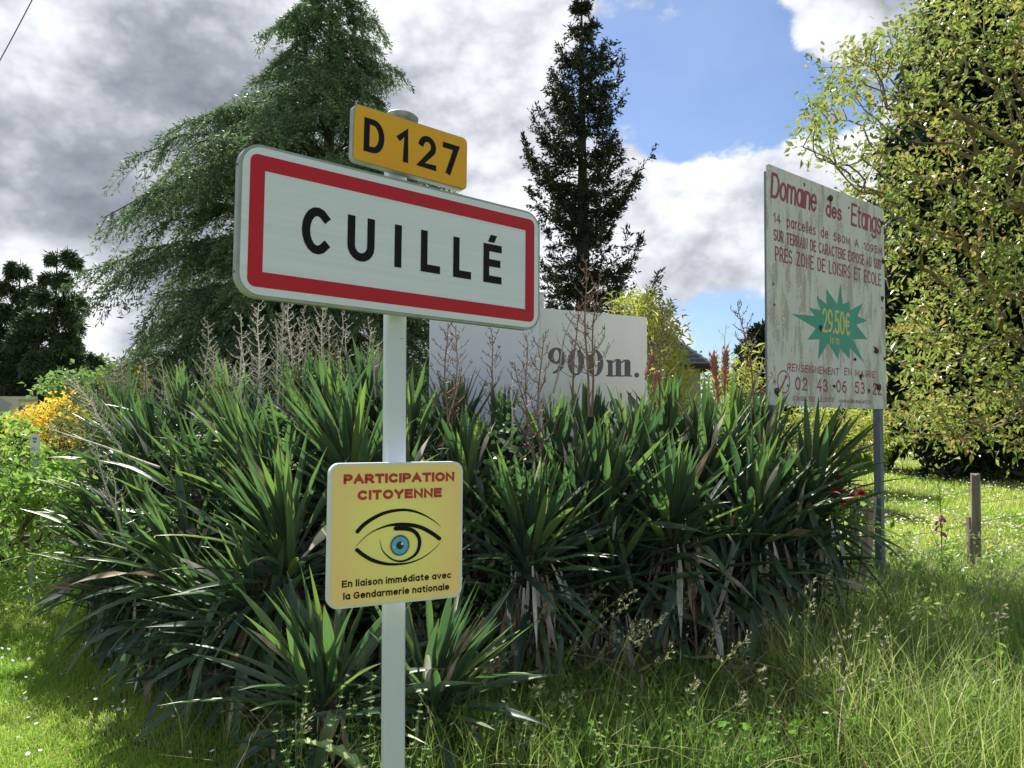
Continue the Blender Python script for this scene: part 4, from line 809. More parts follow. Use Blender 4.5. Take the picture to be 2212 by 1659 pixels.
# ================================================================== conifers
def conifer(name, label, cat, pxa, ptop, Y, pbase, prof, m, bark, nb=150, rise=.15, droop=.55, twn=20, spn=12, sp=.13, spw=.035, hang=.5, seed=1, tipup=0.0, dens_top=1.0, gapz=None, group=None, twl=.36, depth=.85, var=.72, tiers=0):
    """prof: list of (py, left px radius, right px radius) read off the outline"""
    rr = np.random.default_rng(seed); s = Y / FOC
    b = at(pxa, pbase, Y); g = float(gz(b.x, b.y)); topz = at(pxa, ptop, Y).z
    root = thing(name, label, cat, (b.x, b.y, g), group)
    zs = np.array([at(pxa, p[0], Y).z for p in prof])[::-1]; Lr = np.array([p[1] * s for p in prof])[::-1]; Rr = np.array([p[2] * s for p in prof])[::-1]
    H = topz - g
    wood = MB(); tube(wood, [(b.x, b.y, g - .1), (b.x, b.y, g + H * .5), (b.x, b.y, topz)], [H * .020, H * .012, .008], 8)
    link('trunk', wood.mesh('trunk', off=(b.x, b.y, g)), bark, root)
    bw_ = MB(); fo = MB(); z0 = float(zs[0])
    hz = z0 + (topz - z0) * ((np.arange(nb) + rr.random(nb)) / nb) ** dens_top
    if tiers: q_ = (hz - z0) / (topz - z0) * tiers; hz = z0 + (np.floor(q_) + .5 + (q_ - np.floor(q_) - .5) * .35) / tiers * (topz - z0)
    az = np.arange(nb) * 2.39996 + rr.uniform(-.5, .5, nb)
    SP, SD, SN, SL = [], [], [], []
    for i in range(nb):
        h = hz[i]; a = az[i]; c = math.cos(a); rl = np.interp(h, zs, Lr); rrr = np.interp(h, zs, Rr)
        rad = (rl if c < 0 else rrr); side = abs(c); rad = rad * (side + (1 - side) * depth) * rr.uniform(var, 1.06)
        if rad < .05: rad = .05
        n = 9; t = np.linspace(0, 1, n); D = np.array([c, math.sin(a), 0])
        zc = rad * (rise * t - droop * t ** 2.2 + tipup * t ** 4)
        zh = h - (zc[-1] if True else 0)                      # so that the tip sits at the outline height
        P = np.array([b.x, b.y, zh])[None] + D[None] * (rad * t)[:, None] + np.array([0, 0, 1.])[None] * zc[:, None]
        wob = rr.normal(size=(n, 3)) * rad * .015 * t[:, None]; P = P + wob
        P[:, 2] = np.minimum(P[:, 2], topz)
        r0 = max(.008, rad * .012); edges_tubes(bw_, P[:-1], P[1:], r0 * (1 - t[:-1] * .85), r0 * (1 - t[1:] * .85), 4)
        k = max(5, int(twn * (rad / max(Lr.max(), Rr.max())) ** .7)); ts = np.sort(rr.uniform(.10, 1, k)) ** .8
        sd = np.cross(D, [0, 0, 1.])
        for q, tt in enumerate(ts):
            f = tt * (n - 1); j = min(int(f), n - 2); p0 = P[j] + (P[j + 1] - P[j]) * (f - j); tang = unit(P[j + 1] - P[j])
            tl = (twl * rad * (1.1 - .75 * tt) + .10) * rr.uniform(.6, 1.15)
            d = unit(tang * rr.uniform(.5, 1.1) + sd * (1 if q % 2 else -1) * rr.uniform(.5, 1.0) + np.array([0, 0, rr.uniform(-.35, .15)]))
            m_ = max(4, int(spn * (tl / .8) ** .6)); u = (np.arange(m_) + rr.random(m_)) / m_
            pp = p0[None] + d[None] * (tl * u)[:, None] + np.array([0, 0, -1.])[None] * (tl * hang * u ** 2)[:, None]
            edges_tubes(bw_, p0[None], pp[-1:][:1], np.array([.006]), np.array([.002]), 3)
            dd = unit(d[None] + rr.normal(size=(m_, 3)) * .55 + np.array([0, 0, -hang * .9])[None] * u[:, None])
            SP.append(pp); SD.append(dd)
    P = np.concatenate(SP); D = np.concatenate(SD); n = len(P)
    # three little sprays per site
    P = np.repeat(P, 3, 0) + rr.normal(size=(n * 3, 3)) * sp * .22; D = unit(np.repeat(D, 3, 0) + rr.normal(size=(n * 3, 3)) * .45); n *= 3
    v = np.clip(rr.beta(2, 2.5, n) + rr.normal(size=n) * .05, 0, 1)
    leaves(fo, P, D, rr.normal(size=(n, 3)), sp * rr.uniform(.6, 1.3, n), spw * rr.uniform(.7, 1.3, n), v)
    link('branches', bw_.mesh('branches', off=(b.x, b.y, g)), bark, root); link('foliage', fo.mesh('foliage', off=(b.x, b.y, g)), m, root, kind='stuff')
    return root
conifer('cedar_tree', 'broad feathery green cedar rising behind the town sign', 'cedar', 700, -130, 13, 1040,
        [(-130, 5, 5), (-30, 60, 60), (60, 90, 125), (80, 200, 100), (130, 130, 120), (185, 150, 215), (215, 290, 160), (260, 270, 220), (330, 340, 250), (420, 400, 290), (520, 440, 310), (620, 450, 310), (720, 490, 300), (800, 490, 280), (930, 450, 250)],
        M['cedar'], M['bark'], nb=330, tiers=24, var=.66, dens_top=1.3, rise=.85, droop=.78, twn=42, spn=22, sp=.09, spw=.021, hang=.6, seed=3, twl=.34)
conifer('spruce_tree', 'dark narrow spruce with upswept ragged branches behind the white distance board', 'spruce', 1262, -10, 12, 1060,
        [(-10, 4, 4), (60, 25, 30), (130, 90, 110), (200, 100, 95), (260, 130, 80), (325, 155, 150), (400, 120, 120), (500, 90, 70), (545, 100, 205), (600, 110, 150), (650, 140, 200), (760, 140, 180), (900, 120, 160)],
        M['spruce'], M['bark_b'], nb=240, tiers=19, var=.6, rise=-.05, droop=.18, twn=28, spn=13, sp=.085, spw=.026, hang=.12, seed=5, tipup=.75, twl=.26)
conifer('weeping_cedar', 'dark weeping cedar with drooping shelves far left beyond the yellow flowers', 'cedar', 108, 535, 26, 985,
        [(535, 12, 45), (550, 20, 48), (600, 30, 45), (625, 50, 50), (650, 60, 60), (700, 90, 66), (735, 100, 80), (790, 150, 100), (860, 170, 110), (940, 160, 100)],
        M['deodar'], M['bark_b'], nb=40, tiers=9, rise=.95, droop=.80, twn=64, spn=30, sp=.20, spw=.042, hang=1.6, seed=8, twl=.34, var=.62)
conifer('weeping_cedar', 'smaller weeping cedar with a hooked top at the very left edge', 'cedar', 28, 560, 28, 985,
        [(560, 20, 22), (590, 30, 26), (620, 50, 50), (680, 80, 60), (760, 110, 80), (860, 130, 100), (940, 130, 100)],
        M['deodar'], M['bark_b'], nb=34, tiers=8, rise=.95, droop=.80, twn=60, spn=28, sp=.20, spw=.042, hang=1.6, seed=18, twl=.34, var=.62)
conifer('dark_spruce', 'very dark tall spruce filling the space behind the bronze-leaved tree', 'spruce', 2120, -300, 21, 1000,
        [(-300, 20, 20), (-100, 60, 90), (100, 110, 170), (300, 190, 220), (500, 215, 260), (700, 230, 300), (900, 270, 300), (1025, 250, 320)],
        M['darkfir'], M['bark_b'], nb=260, rise=.3, droop=.7, twn=26, spn=11, sp=.34, spw=.10, hang=.6, seed=11)
conifer('dark_fir', 'second dark conifer at the far right edge behind the lawn', 'fir', 2330, -200, 20, 1005,
        [(-200, 20, 20), (100, 160, 160), (400, 240, 240), (700, 290, 290), (900, 300, 300), (1030, 310, 310)],
        M['darkfir'], M['bark_b'], nb=140, rise=.3, droop=.7, twn=24, spn=10, sp=.36, spw=.11, hang=.6, seed=12)
conifer('young_fir', 'low bright green fir branches under the billboard at the lawn edge', 'fir', 1835, 870, 17, 1030,
        [(870, 15, 15), (900, 70, 60), (950, 100, 75), (990, 110, 80), (1015, 110, 80)], M['fir'], M['bark'], nb=46, rise=.2, droop=.35, twn=14, spn=9, sp=.15, spw=.05, hang=.3, seed=13)
conifer('clipped_conifer', 'small dark rounded conifer between the slate roof and the billboard', 'conifer', 1650, 700, 16, 960,
        [(700, 10, 10), (740, 45, 50), (800, 62, 70), (860, 65, 75), (940, 60, 70)], M['darkfir'], M['bark_b'], nb=90, rise=.6, droop=.3, twn=20, spn=9, sp=.13, spw=.04, hang=.1, seed=14)

# ================================================================== broadleaf trees and shrubs (nodes joined to their nearest inner neighbour)
def grow(name, label, cat, root_p, pts, m, bark, per=7, ll=.12, lw=.05, r_tip=.004, spread=.12, nparts=0, seed=0, group=None, droop=.15, maxr=.09, up=0., fold=.18, inner=.55, leafname='leaf', cluster_v=.25, flat=.0, extra=None):
    rr = np.random.default_rng(seed); base = np.array(root_p, float)
    d0 = np.linalg.norm(pts - base, axis=1); pts = pts[np.argsort(d0)]; d0 = np.sort(d0)
    Pn = [base]; par = [-1]; dist = [0.0]
    A = np.vstack([base[None], pts]); par = np.full(len(A), -1); dr = np.zeros(len(A))
    for i in range(1, len(A)):
        dd = np.linalg.norm(A[:i] - A[i], axis=1) + .35 * dr[:i]
        j = int(np.argmin(dd)); par[i] = j; dr[i] = dr[j] + np.linalg.norm(A[i] - A[j])
    cnt = np.ones(len(A))
    for i in range(len(A) - 1, 0, -1): cnt[par[i]] += cnt[i]
    rad = np.minimum(r_tip * cnt ** .5, maxr)
    root = thing(name, label, cat, base, group)
    wood = MB(); i = np.arange(1, len(A)); mid = (A[i] + A[par[i]]) / 2 + rr.normal(size=(len(i), 3)) * np.linalg.norm(A[i] - A[par[i]], axis=1)[:, None] * .07
    edges_tubes(wood, A[par[i]], mid, np.minimum(rad[par[i]], rad[i] * 1.35), rad[i] * 1.1, 5); edges_tubes(wood, mid, A[i], rad[i] * 1.1, rad[i], 5)
    big = rad[i] > maxr * .5
    link('branches', wood.mesh('branches', off=base), bark, root)
    if maxr > .03:
        tr = MB(); k = 1 if len(A) > 1 else 0; tube(tr, [base + np.array([0, 0, -.15]), base + np.array([0, 0, .02])], [rad[0] * 1.5, rad[0] * 1.15], 8); link('trunk', tr.mesh('trunk', off=base), bark, root)
    sel = i[cnt[i] <= 4]
    P = np.repeat(A[sel], per, 0); par_d = unit(A[sel] - A[par[sel]]); D = unit(np.repeat(par_d, per, 0) * .5 + rr.normal(size=(len(P), 3)) + np.array([[0, 0, up]])); n = len(P)
    P = P + rr.normal(size=(n, 3)) * spread * np.array([[1, 1, .8]]); cv = np.repeat(rr.random(len(sel)), per)
    v = np.clip(rr.beta(2, 2, n) * (1 - cluster_v) + cv * cluster_v, 0, 1)
    Nn = rr.normal(size=(n, 3)) * (1 - flat) + np.array([[0, 0, 1.]]) * (.6 + flat); lens = ll * rr.uniform(.6, 1.25, n)
    order = np.argsort(np.linalg.norm(P - np.array([0, 0, EYE]), axis=1)); near = order[:nparts]; rest = order[nparts:]
    fo = MB(); leaves(fo, P[rest], D[rest], Nn[rest], lens[rest], lens[rest] * lw / ll, v[rest], fold, droop)
    link('foliage', fo.mesh('foliage', off=base), m, root, kind='stuff')
    if nparts:
        pool = []
        for q in range(8):
            t = MB(); leaves(t, np.zeros((1, 3)), np.array([[1., 0, 0]]), np.array([[0, 0, 1.]]), 1.0, lw / ll, np.array([(q + .5) / 8]), fold, droop); me = t.mesh(leafname); me.materials.append(m); pool.append(me)
        for q in near:
            x = Vector(D[q]); y_ = Vector(Nn[q]).cross(x).normalized(); z_ = x.cross(y_)
            o = bpy.data.objects.new(leafname, pool[min(7, int(v[q] * 8))]); C.objects.link(o); o.parent = root
            mm = Matrix((x, y_, z_)).transposed().to_4x4(); o.matrix_local = Matrix.Translation(Vector(P[q] - base)) @ mm @ Matrix.Scale(float(lens[q]), 4)
    return root
def in_poly(px, py, poly_):
    x = np.asarray(px); y = np.asarray(py); r = np.zeros(len(x), bool); n = len(poly_); j = n - 1
    for i in range(n):
        xi, yi = poly_[i]; xj, yj = poly_[j]
        c = ((yi > y) != (yj > y)) & (x < (xj - xi) * (y - yi) / (yj - yi + 1e-9) + xi); r ^= c; j = i
    return r
def crown_pts(outline, Y0, Y1, n, seed, jit=0.):
    """random points filling a crown whose outline was read off the photo, between two distances"""
    rr = np.random.default_rng(seed); o = np.array(outline); out = []
    while len(out) < n:
        x = rr.uniform(o[:, 0].min(), o[:, 0].max(), n); y = rr.uniform(o[:, 1].min(), o[:, 1].max(), n); ok = in_poly(x, y, outline)
        for a, b_ in zip(x[ok], y[ok]):
            t = rr.random(); p = at(a, b_, Y0 + (Y1 - Y0) * t); out.append((p.x, p.y, p.z))
            if len(out) >= n: break
    return np.array(out)
# bronze-leaved tree on the right
wo = [(1990, -60), (1940, 40), (1850, 85), (1810, 130), (1750, 150), (1762, 200), (1750, 235), (1740, 300), (1715, 335), (1790, 350), (1840, 420), (1905, 460), (1895, 560), (1925, 640), (1918, 700), (1920, 790), (1950, 860), (1880, 900), (1900, 945), (1950, 975), (2010, 950), (2080, 985), (2120, 940), (2210, 985), (2300, 960), (2550, 980), (2700, 500), (2600, -150), (2200, -200)]
tb = at(2560, 900, 12.5)
grow('walnut_tree', 'broad tree with bronze and yellow-green leaves overhanging from the right', 'tree', (tb.x, tb.y, float(gz(tb.x, tb.y))), crown_pts(wo, 9.6, 14, 1900, 21), M['walnut'], M['bark_l'], per=18, ll=.118, lw=.058, r_tip=.0045, spread=.125, nparts=240, seed=22, droop=.22, maxr=.16, cluster_v=.45)
wo2 = [(2230, 300), (2050, 330), (1960, 470), (1930, 620), (1960, 800), (2050, 900), (2230, 930)]
# bamboo
bo = [(1325, 655), (1380, 632), (1420, 650), (1452, 690), (1470, 745), (1478, 800), (1495, 870), (1470, 900), (1400, 900), (1395, 700), (1330, 700)]
bb_ = at(1440, 960, 9); grow('bamboo_clump', 'yellow-green bamboo between the distance board and slate roof', 'bamboo', (bb_.x, bb_.y, 0), crown_pts(bo, 8.2, 9.4, 420, 31), M['bamboo'], M['cane'], per=8, ll=.125, lw=.022, r_tip=.0016, spread=.07, nparts=60, seed=32, droop=.2, maxr=.015)
bo = [(1545, 800), (1600, 795), (1625, 745), (1640, 790), (1660, 900), (1760, 890), (1900, 900), (1920, 960), (1840, 990), (1640, 1000), (1540, 900)]
bb_ = at(1700, 985, 11); grow('bamboo_hedge', 'low yellow-green bamboo hedge seen under the billboard', 'bamboo', (bb_.x, bb_.y, 0), crown_pts(bo, 10, 11.5, 420, 33), M['bamboo'], M['cane'], per=8, ll=.14, lw=.026, r_tip=.0018, spread=.09, seed=34, droop=.2, maxr=.02)
# left-hand shrubs
so_ = [(-60, 900), (20, 905), (60, 925), (75, 960), (150, 1000), (170, 1060), (160, 1120), (120, 1170), (60, 1190), (-60, 1190)]
so2 = [(30, 1022), (90, 1015), (150, 1010), (175, 1080), (165, 1190), (0, 1200), (0, 1060)]
bb_ = at(20, 1200, 8.6); grow('green_shrub', 'bright broad-leaved green shrub at the left edge around the marker sign post', 'shrub', (bb_.x, bb_.y, 0), np.concatenate([crown_pts(so_, 7.7, 9.2, 400, 41), crown_pts(so2, 6.55, 6.9, 110, 141)]), M['bush'], M['bark'], per=9, ll=.085, lw=.05, r_tip=.003, spread=.07, nparts=160, seed=42, droop=.2, maxr=.03)
so_ = [(15, 905), (60, 890), (110, 868), (150, 858), (180, 880), (190, 960), (150, 985), (90, 965), (40, 940)]
bb_ = at(110, 1010, 12); grow('yellow_shrub', 'golden yellow flowering shrub in front of the cream board', 'shrub', (bb_.x, bb_.y, 0), crown_pts(so_, 11.2, 12.5, 300, 43), M['gold'], M['bark'], per=9, ll=.075, lw=.045, r_tip=.003, spread=.08, seed=44, maxr=.02)
so_ = [(185, 830), (215, 800), (290, 790), (330, 800), (330, 900), (230, 960), (150, 990), (100, 970), (90, 930)]
bb_ = at(200, 1000, 10.5); r0_ = grow('broom_shrub', 'thin olive shrub dotted with small yellow flowers behind the marker sign', 'shrub', (bb_.x, bb_.y, 0), crown_pts(so_, 9.8, 11, 340, 45), M['dogbush'], M['bark'], per=9, ll=.055, lw=.016, r_tip=.002, spread=.09, seed=46, maxr=.015)
fl = crown_pts(so_, 9.7, 10.8, 260, 47); t_ = MB(); leaves(t_, fl, rnd_unit(260), rnd_unit(260), .05, .045, rng.random(260), .2); link('flowers', t_.mesh('flowers', off=r0_.location), M['gold'], r0_, kind='stuff')
so_ = [(95, 830), (150, 815), (240, 815), (290, 825), (280, 850), (160, 855), (95, 845)]
bb_ = at(190, 960, 15); grow('leafy_shrub', 'mid green leafy bush under the weeping cedar, right of the cream board', 'shrub', (bb_.x, bb_.y, 0), crown_pts(so_, 14.4, 15.5, 200, 48), M['dogbush'], M['bark'], per=9, ll=.12, lw=.08, r_tip=.004, spread=.14, seed=49, maxr=.03)
so_ = [(165, 850), (220, 842), (285, 855), (290, 880), (200, 885)]
bb_ = at(230, 960, 13); grow('copper_shrub', 'small copper-red leaved bush behind the yellow flowers', 'shrub', (bb_.x, bb_.y, 0), crown_pts(so_, 12.6, 13.3, 110, 50), M['redleaf'], M['bark'], per=8, ll=.09, lw=.05, r_tip=.003, spread=.09, seed=51, maxr=.02)
# far trees beyond the garden
def farwood(seed, x0, x1, y0, y1, Y, n, lab):
    rr = np.random.default_rng(seed); mb = MB(); pts = []
    o = [(x0, y1)] + [(x, y0 + 22 * math.sin(x * .05 + seed) + rr.uniform(-10, 10)) for x in np.linspace(x0, x1, 14)] + [(x1, y1)]
    P = crown_pts(o, Y, Y + 8, n, seed); m_ = len(P); P = np.repeat(P, 6, 0) + rr.normal(size=(m_ * 6, 3)) * .35
    leaves(mb, P, rnd_unit(len(P)), rnd_unit(len(P)), .34, .24, rr.random(len(P)), .2); o = link('far_wood', mb.mesh('far_wood'), M['farwood'], kind='stuff', label=lab, category='trees')
farwood(61, -400, 320, 905, 960, 70, 900, 'far line of trees behind the left garden'); farwood(62, 900, 1760, 790, 950, 60, 1600, 'far line of trees around the house with the slate roof'); farwood(63, 1650, 2700, 860, 1000, 45, 1500, 'leafy trees closing the lawn at right')
farwood(64, 60, 330, 800, 950, 34, 900, 'green trees between the weeping cedar and the big cedar')

# ================================================================== house with slate roof
hp = at(1500, 786, 26); hb = thing('house', 'house with a steep dark slate roof half hidden by bamboo', 'house', (hp.x, hp.y, 0))
eave = hp.z; rt_ = at(1540, 790, 26); apex = at(1400, 655, 26)
w_h = 4.6; x1 = rt_.x - hp.x; xa = apex.x - hp.x; za = apex.z
mb = MB(); box(mb, xa - (x1 - xa) + .35, x1 - .35, .3, 7.7, 0, eave); link('wall', mb.mesh('house_wall'), M['render'], hb)
xl = xa - (x1 - xa); n_s = 14
rf = link('roof', None, None, hb)
mb = MB(); mb.add([(xl, 0, eave), (x1, 0, eave), (x1, 8, eave), (xl, 8, eave), (xa, 2.0, za), (xa, 6.0, za)], [(1, 2, 5, 4), (3, 0, 4, 5)], [(0, 1, 4), (2, 3, 5)]); mb.add([(xl, 0, eave), (x1, 0, eave), (x1, 8, eave), (xl, 8, eave)], [(3, 2, 1, 0)])
link('roof_deck', mb.mesh('roof_deck'), M['slate'], rf)
mb = MB()  # overlapping slate courses on the front and right hips
for k in range(n_s):
    a, b_ = k / n_s, (k + 1.15) / n_s
    def lerp(p, q, t): return tuple(p[i] + (q[i] - p[i]) * t for i in range(3))
    for (p, q) in (((xl, 0, eave), (x1, 0, eave)), ((x1, 0, eave), (x1, 8, eave))):
        ap0 = (xa, 2.0, za); ap1 = (xa, 2.0 if p[1] == q[1] else 6.0, za); nrm = (0, -.03, .02) if p[1] == q[1] else (.03, 0, .02)
        P_ = [lerp(p, ap0, a), lerp(q, ap1, a), lerp(q, ap1, min(b_, 1)), lerp(p, ap0, min(b_, 1))]
        mb.add([(P_[0][0] + nrm[0], P_[0][1] + nrm[1], P_[0][2] + nrm[2]), (P_[1][0] + nrm[0], P_[1][1] + nrm[1], P_[1][2] + nrm[2]), (P_[2][0] + nrm[0] * .2, P_[2][1] + nrm[1] * .2, P_[2][2] + .002), (P_[3][0] + nrm[0] * .2, P_[3][1] + nrm[1] * .2, P_[3][2] + .002)], [(0, 1, 2, 3)])
link('slate_courses', mb.mesh('slate_courses'), M['slate'], rf, kind='stuff')
mb = MB(); box(mb, xl - .1, x1 + .12, -.14, -.02, eave - .16, eave - .02); box(mb, x1 + .02, x1 + .14, -.02, 8, eave - .16, eave - .02); link('gutter', mb.mesh('gutter'), M['cable'], hb)

# ================================================================== small marker sign at left
mp_ = at(77, 980, 7.0); ms_ = thing('marker_sign', 'small white rounded plate on a thin grey post among the left shrubs', 'marker sign', (mp_.x, mp_.y, 0))
mb = MB(); box(mb, -.018, .018, -.009, .009, -.1, at(77, 990, 7.0).z); link('post', mb.mesh('marker_post'), M['galv'], ms_, rot=(0, 0, .3))
zt, zb = at(77, 938, 7.0).z, at(77, 978, 7.0).z; hw = .036
mb = MB(); plate(mb, [(x, z + (zt + zb) / 2) for x, z in rrect(hw * 2, zt - zb, .015, 5)], -.022, -.014); mq = link('plate', mb.mesh('marker_plate'), M['notice_white'], ms_, rot=(0, 0, .2))
words(mq, 'lettering', 'RUE', -.020, .014, zt - .05, .020, .004, M['slate_print'], -.0232); words(mq, 'lettering', 'DE', -.016, .010, zt - .078, .020, .004, M['slate_print'], -.0232)
words(mq, 'lettering', 'ELI', -.027, .024, zb + .025, .024, .004, M['galvd'], -.0232)

# ================================================================== cream trade board at far left
c_ = at(0, 856, 24); e_ = at(88, 862, 24.5); cbd = thing('trade_board', 'long cream board with a gold stripe and blue capitals behind yellow flowers', 'sign', (c_.x, c_.y, float(gz(c_.x, c_.y))))
gzc = float(gz(c_.x, c_.y)); wdt = (e_ - c_).length; hgt = .80
mb = MB(); plate(mb, [(-.7, -hgt), (wdt, -hgt), (wdt, 0), (-.7, 0)], 0, .05); cp_ = link('panel', mb.mesh('trade_panel'), M['cream'], cbd, (0, 0, c_.z - gzc), (0, 0, .10))
mb = MB(); box(mb, .55, wdt, -.004, -.001, -.16, -.09); link('gold_stripe', mb.mesh('gold_stripe'), M['gold_band'], cp_)
mb = MB(); plate(mb, [(x * .38 - .05, z * .26 - .32) for x, z in [(math.cos(t) * (1 + .12 * math.sin(5 * t)), math.sin(t) * (1 + .1 * math.cos(4 * t))) for t in np.linspace(0, 2 * PI, 24, endpoint=False)]], -.006, -.002); link('map_print', mb.mesh('map_print'), M['mapgrey'], cp_)
words(cp_, 'lettering', 'RENAU', .56, 1.26, -.46, .15, .035, M['blueprint'], -.008)
mb = MB()
for x in (-.5, wdt - .25): box(mb, x, x + .08, .052, .13, -(c_.z - gzc) - .1, -.05)
link('posts', mb.mesh('trade_posts'), M['wood_d'], cp_)

# ================================================================== fence posts and wire
def fpost(px, ptop, pbot, Y, r, m, label, lean=0, split=False):
    t = at(px, ptop, Y); b = at(px + lean, pbot, Y); g = float(gz(b.x, b.y))
    k = (g - t.z) / (b.z - t.z); bx = t.x + (b.x - t.x) * k
    o = thing('fence_post', label, 'fence post', (bx, Y, g), 'old wooden fence posts'); rr = random.Random(px)
    mb = MB(); n = 9; V = []; H = t.z - g; rows = 9
    pr = [rr.uniform(.75, 1.12) for _ in range(n)]
    for k in range(rows):
        s = k / (rows - 1)
        for j in range(n):
            a = j * 2 * PI / n; q = r * pr[j] * (1.06 - .1 * s) * (1 + rr.uniform(-.04, .04)); V.append(((t.x - bx) * s + q * math.cos(a), q * math.sin(a), -.25 + (H + .25) * s + (rr.uniform(-.012, .012) if k == rows - 1 else 0)))
    mb.add(V, [(k * n + j, k * n + (j + 1) % n, (k + 1) * n + (j + 1) % n, (k + 1) * n + j) for k in range(rows - 1) for j in range(n)]); mb.ngon(V[-n:])
    link('stake', mb.mesh('stake'), m, o)
    if split:
        mb = MB(); box(mb, -r * 1.35, -r * .8, -r * .7, r * .5, -.2, H * .62); link('split_stave', mb.mesh('split_stave'), M['wood_d'], o)
    return o, t
p1, t1 = fpost(1845, 1055, 1190, 8.2, .056, M['wood_d'], 'greyer fence post behind, beside the red roses')
p2, t2 = fpost(1882, 1075, 1290, 6.75, .056, M['wood'], 'light split-wood post leaning beside the billboard leg', lean=-26)
p3, t3 = fpost(2107, 1025, 1262, 7.7, .045, M['wood_d'], 'tall thin stake standing alone on the right of the lawn', split=True)
wf = thing('wire_fence', 'sagging rusty wire strands running between the wooden posts', 'wire fence', (t3.x, t3.y, 0))
for i, z in enumerate((.30, .48, .66, .84, .98)):
    a = np.array([p2.location.x + .04, p2.location.y - .06, z * .97]); b_ = np.array([t3.x, t3.y - .05, z]); c_ = at(2330, 1100, 8.9); c_ = np.array([c_.x, c_.y, z])
    P = [a + (b_ - a) * t + np.array([0, 0, -.05 * math.sin(PI * t) + .006 * math.sin(t * 30)]) for t in np.linspace(0, 1, 14)] + [b_ + (c_ - b_) * t for t in (.3, .6, 1)]
    mb = MB(); tube(mb, P, .0022, 4, cap=False); link('wire_strand', mb.mesh('wire_strand', off=(t3.x, t3.y, 0)), M['wire'], wf)
mb = MB()
for k in range(9):
    a = np.array([p2.location.x, p2.location.y, 0]); ang = k * .8; P = [a + np.array([(t2.x - p2.location.x) * .68 + .064 * math.cos(q), .064 * math.sin(q), .80 + .01 * k + .012 * math.sin(q + ang)]) for q in np.linspace(0, 2 * PI, 14)]; tube(mb, P, .0022, 3, cap=False)
link('wire_coil', mb.mesh('wire_coil', off=(t3.x, t3.y, 0)), M['wire'], wf)

# ================================================================== red roses, foxglove
rb = at(1815, 1130, 5.5); rose = thing('rose_bush', 'rose bush with crimson blooms beside the right end of the yucca hedge', 'rose bush', (rb.x, rb.y, 0))
mb = MB(); fo = MB()
for (x, y, Y, s) in ((1806, 1034, 5.3, .055), (1808, 1068, 5.25, .06), (1840, 1080, 5.3, .05), (1860, 1070, 5.4, .042), (1826, 1088, 5.3, .04)):
    c = at(x, y, Y); fb = MB(); n = 34; th = np.arange(n) * 2.4; rr_ = (np.arange(n) / n) ** .6
    D = np.stack([np.cos(th) * rr_, np.sin(th) * rr_, 1.05 - rr_], 1); leaves(fb, D * s * .3, D + .05, -D + np.array([[0, 0, .3]]), s * .75, s * .75, rng.random(n), .35)
    link('bloom', fb.mesh('bloom'), M['rose'], rose, c - rose.location)
    tube(mb, [np.array((rb.x, rb.y, 0)), np.array([(rb.x + c.x) / 2, rb.y, c.z * .5]), np.array(c)], [.008, .006, .003], 5)
    P = np.array(c)[None] + rng.normal(size=(22, 3)) * .13 - np.array([[0, 0, .15]]); leaves(fo, P, rnd_unit(22), rnd_unit(22) + np.array([[0, 0, 1]]), .05, .032, rng.random(22), .2)
link('stem', mb.mesh('rose_stem', off=rose.location), M['bark'], rose); link('foliage', fo.mesh('rose_foliage', off=rose.location), M['bush'], rose, kind='stuff')
fx = at(2033, 1190, 7.5); fg = thing('foxglove', 'tall thin foxglove with a few pink bells standing before the lawn', 'foxglove', (fx.x, fx.y, 0)); topz = at(2030, 1035, 7.5).z
mb = MB(); tube(mb, [(0, 0, 0), (.01, 0, topz * .5), (0, 0, topz)], [.007, .005, .002], 5)
for k in range(22): z = topz * (.72 + .27 * k / 22); a = k * 2.2; tube(mb, [(0, 0, z), (.022 * math.cos(a), .022 * math.sin(a), z + .012)], [.003, .005], 4)
for dx in (-.09, .10): tube(mb, [(dx * .2, 0, .4), (dx, .02, .62), (dx * 1.25, .02, .50 + dx)], [.004, .003, .002], 4)
link('stem', mb.mesh('foxglove_stem'), M['dogbush'], fg)
for k in range(9):
    z = topz * (.50 + .20 * random.random()); a = random.uniform(0, 6.28); mb = MB(); P = [(.008 * math.cos(a), .008 * math.sin(a), z), (.03 * math.cos(a), .03 * math.sin(a), z - .012), (.045 * math.cos(a), .045 * math.sin(a), z - .045)]
    tube(mb, P, [.004, .011, .015], 7); link('bell', mb.mesh('bell'), M['fox'], fg)
mb = MB(); n = 30; a = rng.random(n) * 6.28; P = np.stack([.02 * np.cos(a), .02 * np.sin(a), rng.random(n) * .45], 1); leaves(mb, P, np.stack([np.cos(a), np.sin(a), .4 + 0 * a], 1), np.tile([0, 0, 1.], (n, 1)), .16, .06, rng.random(n), .15, .3); link('leaves', mb.mesh('foxglove_leaves'), M['bush'], fg, kind='stuff')

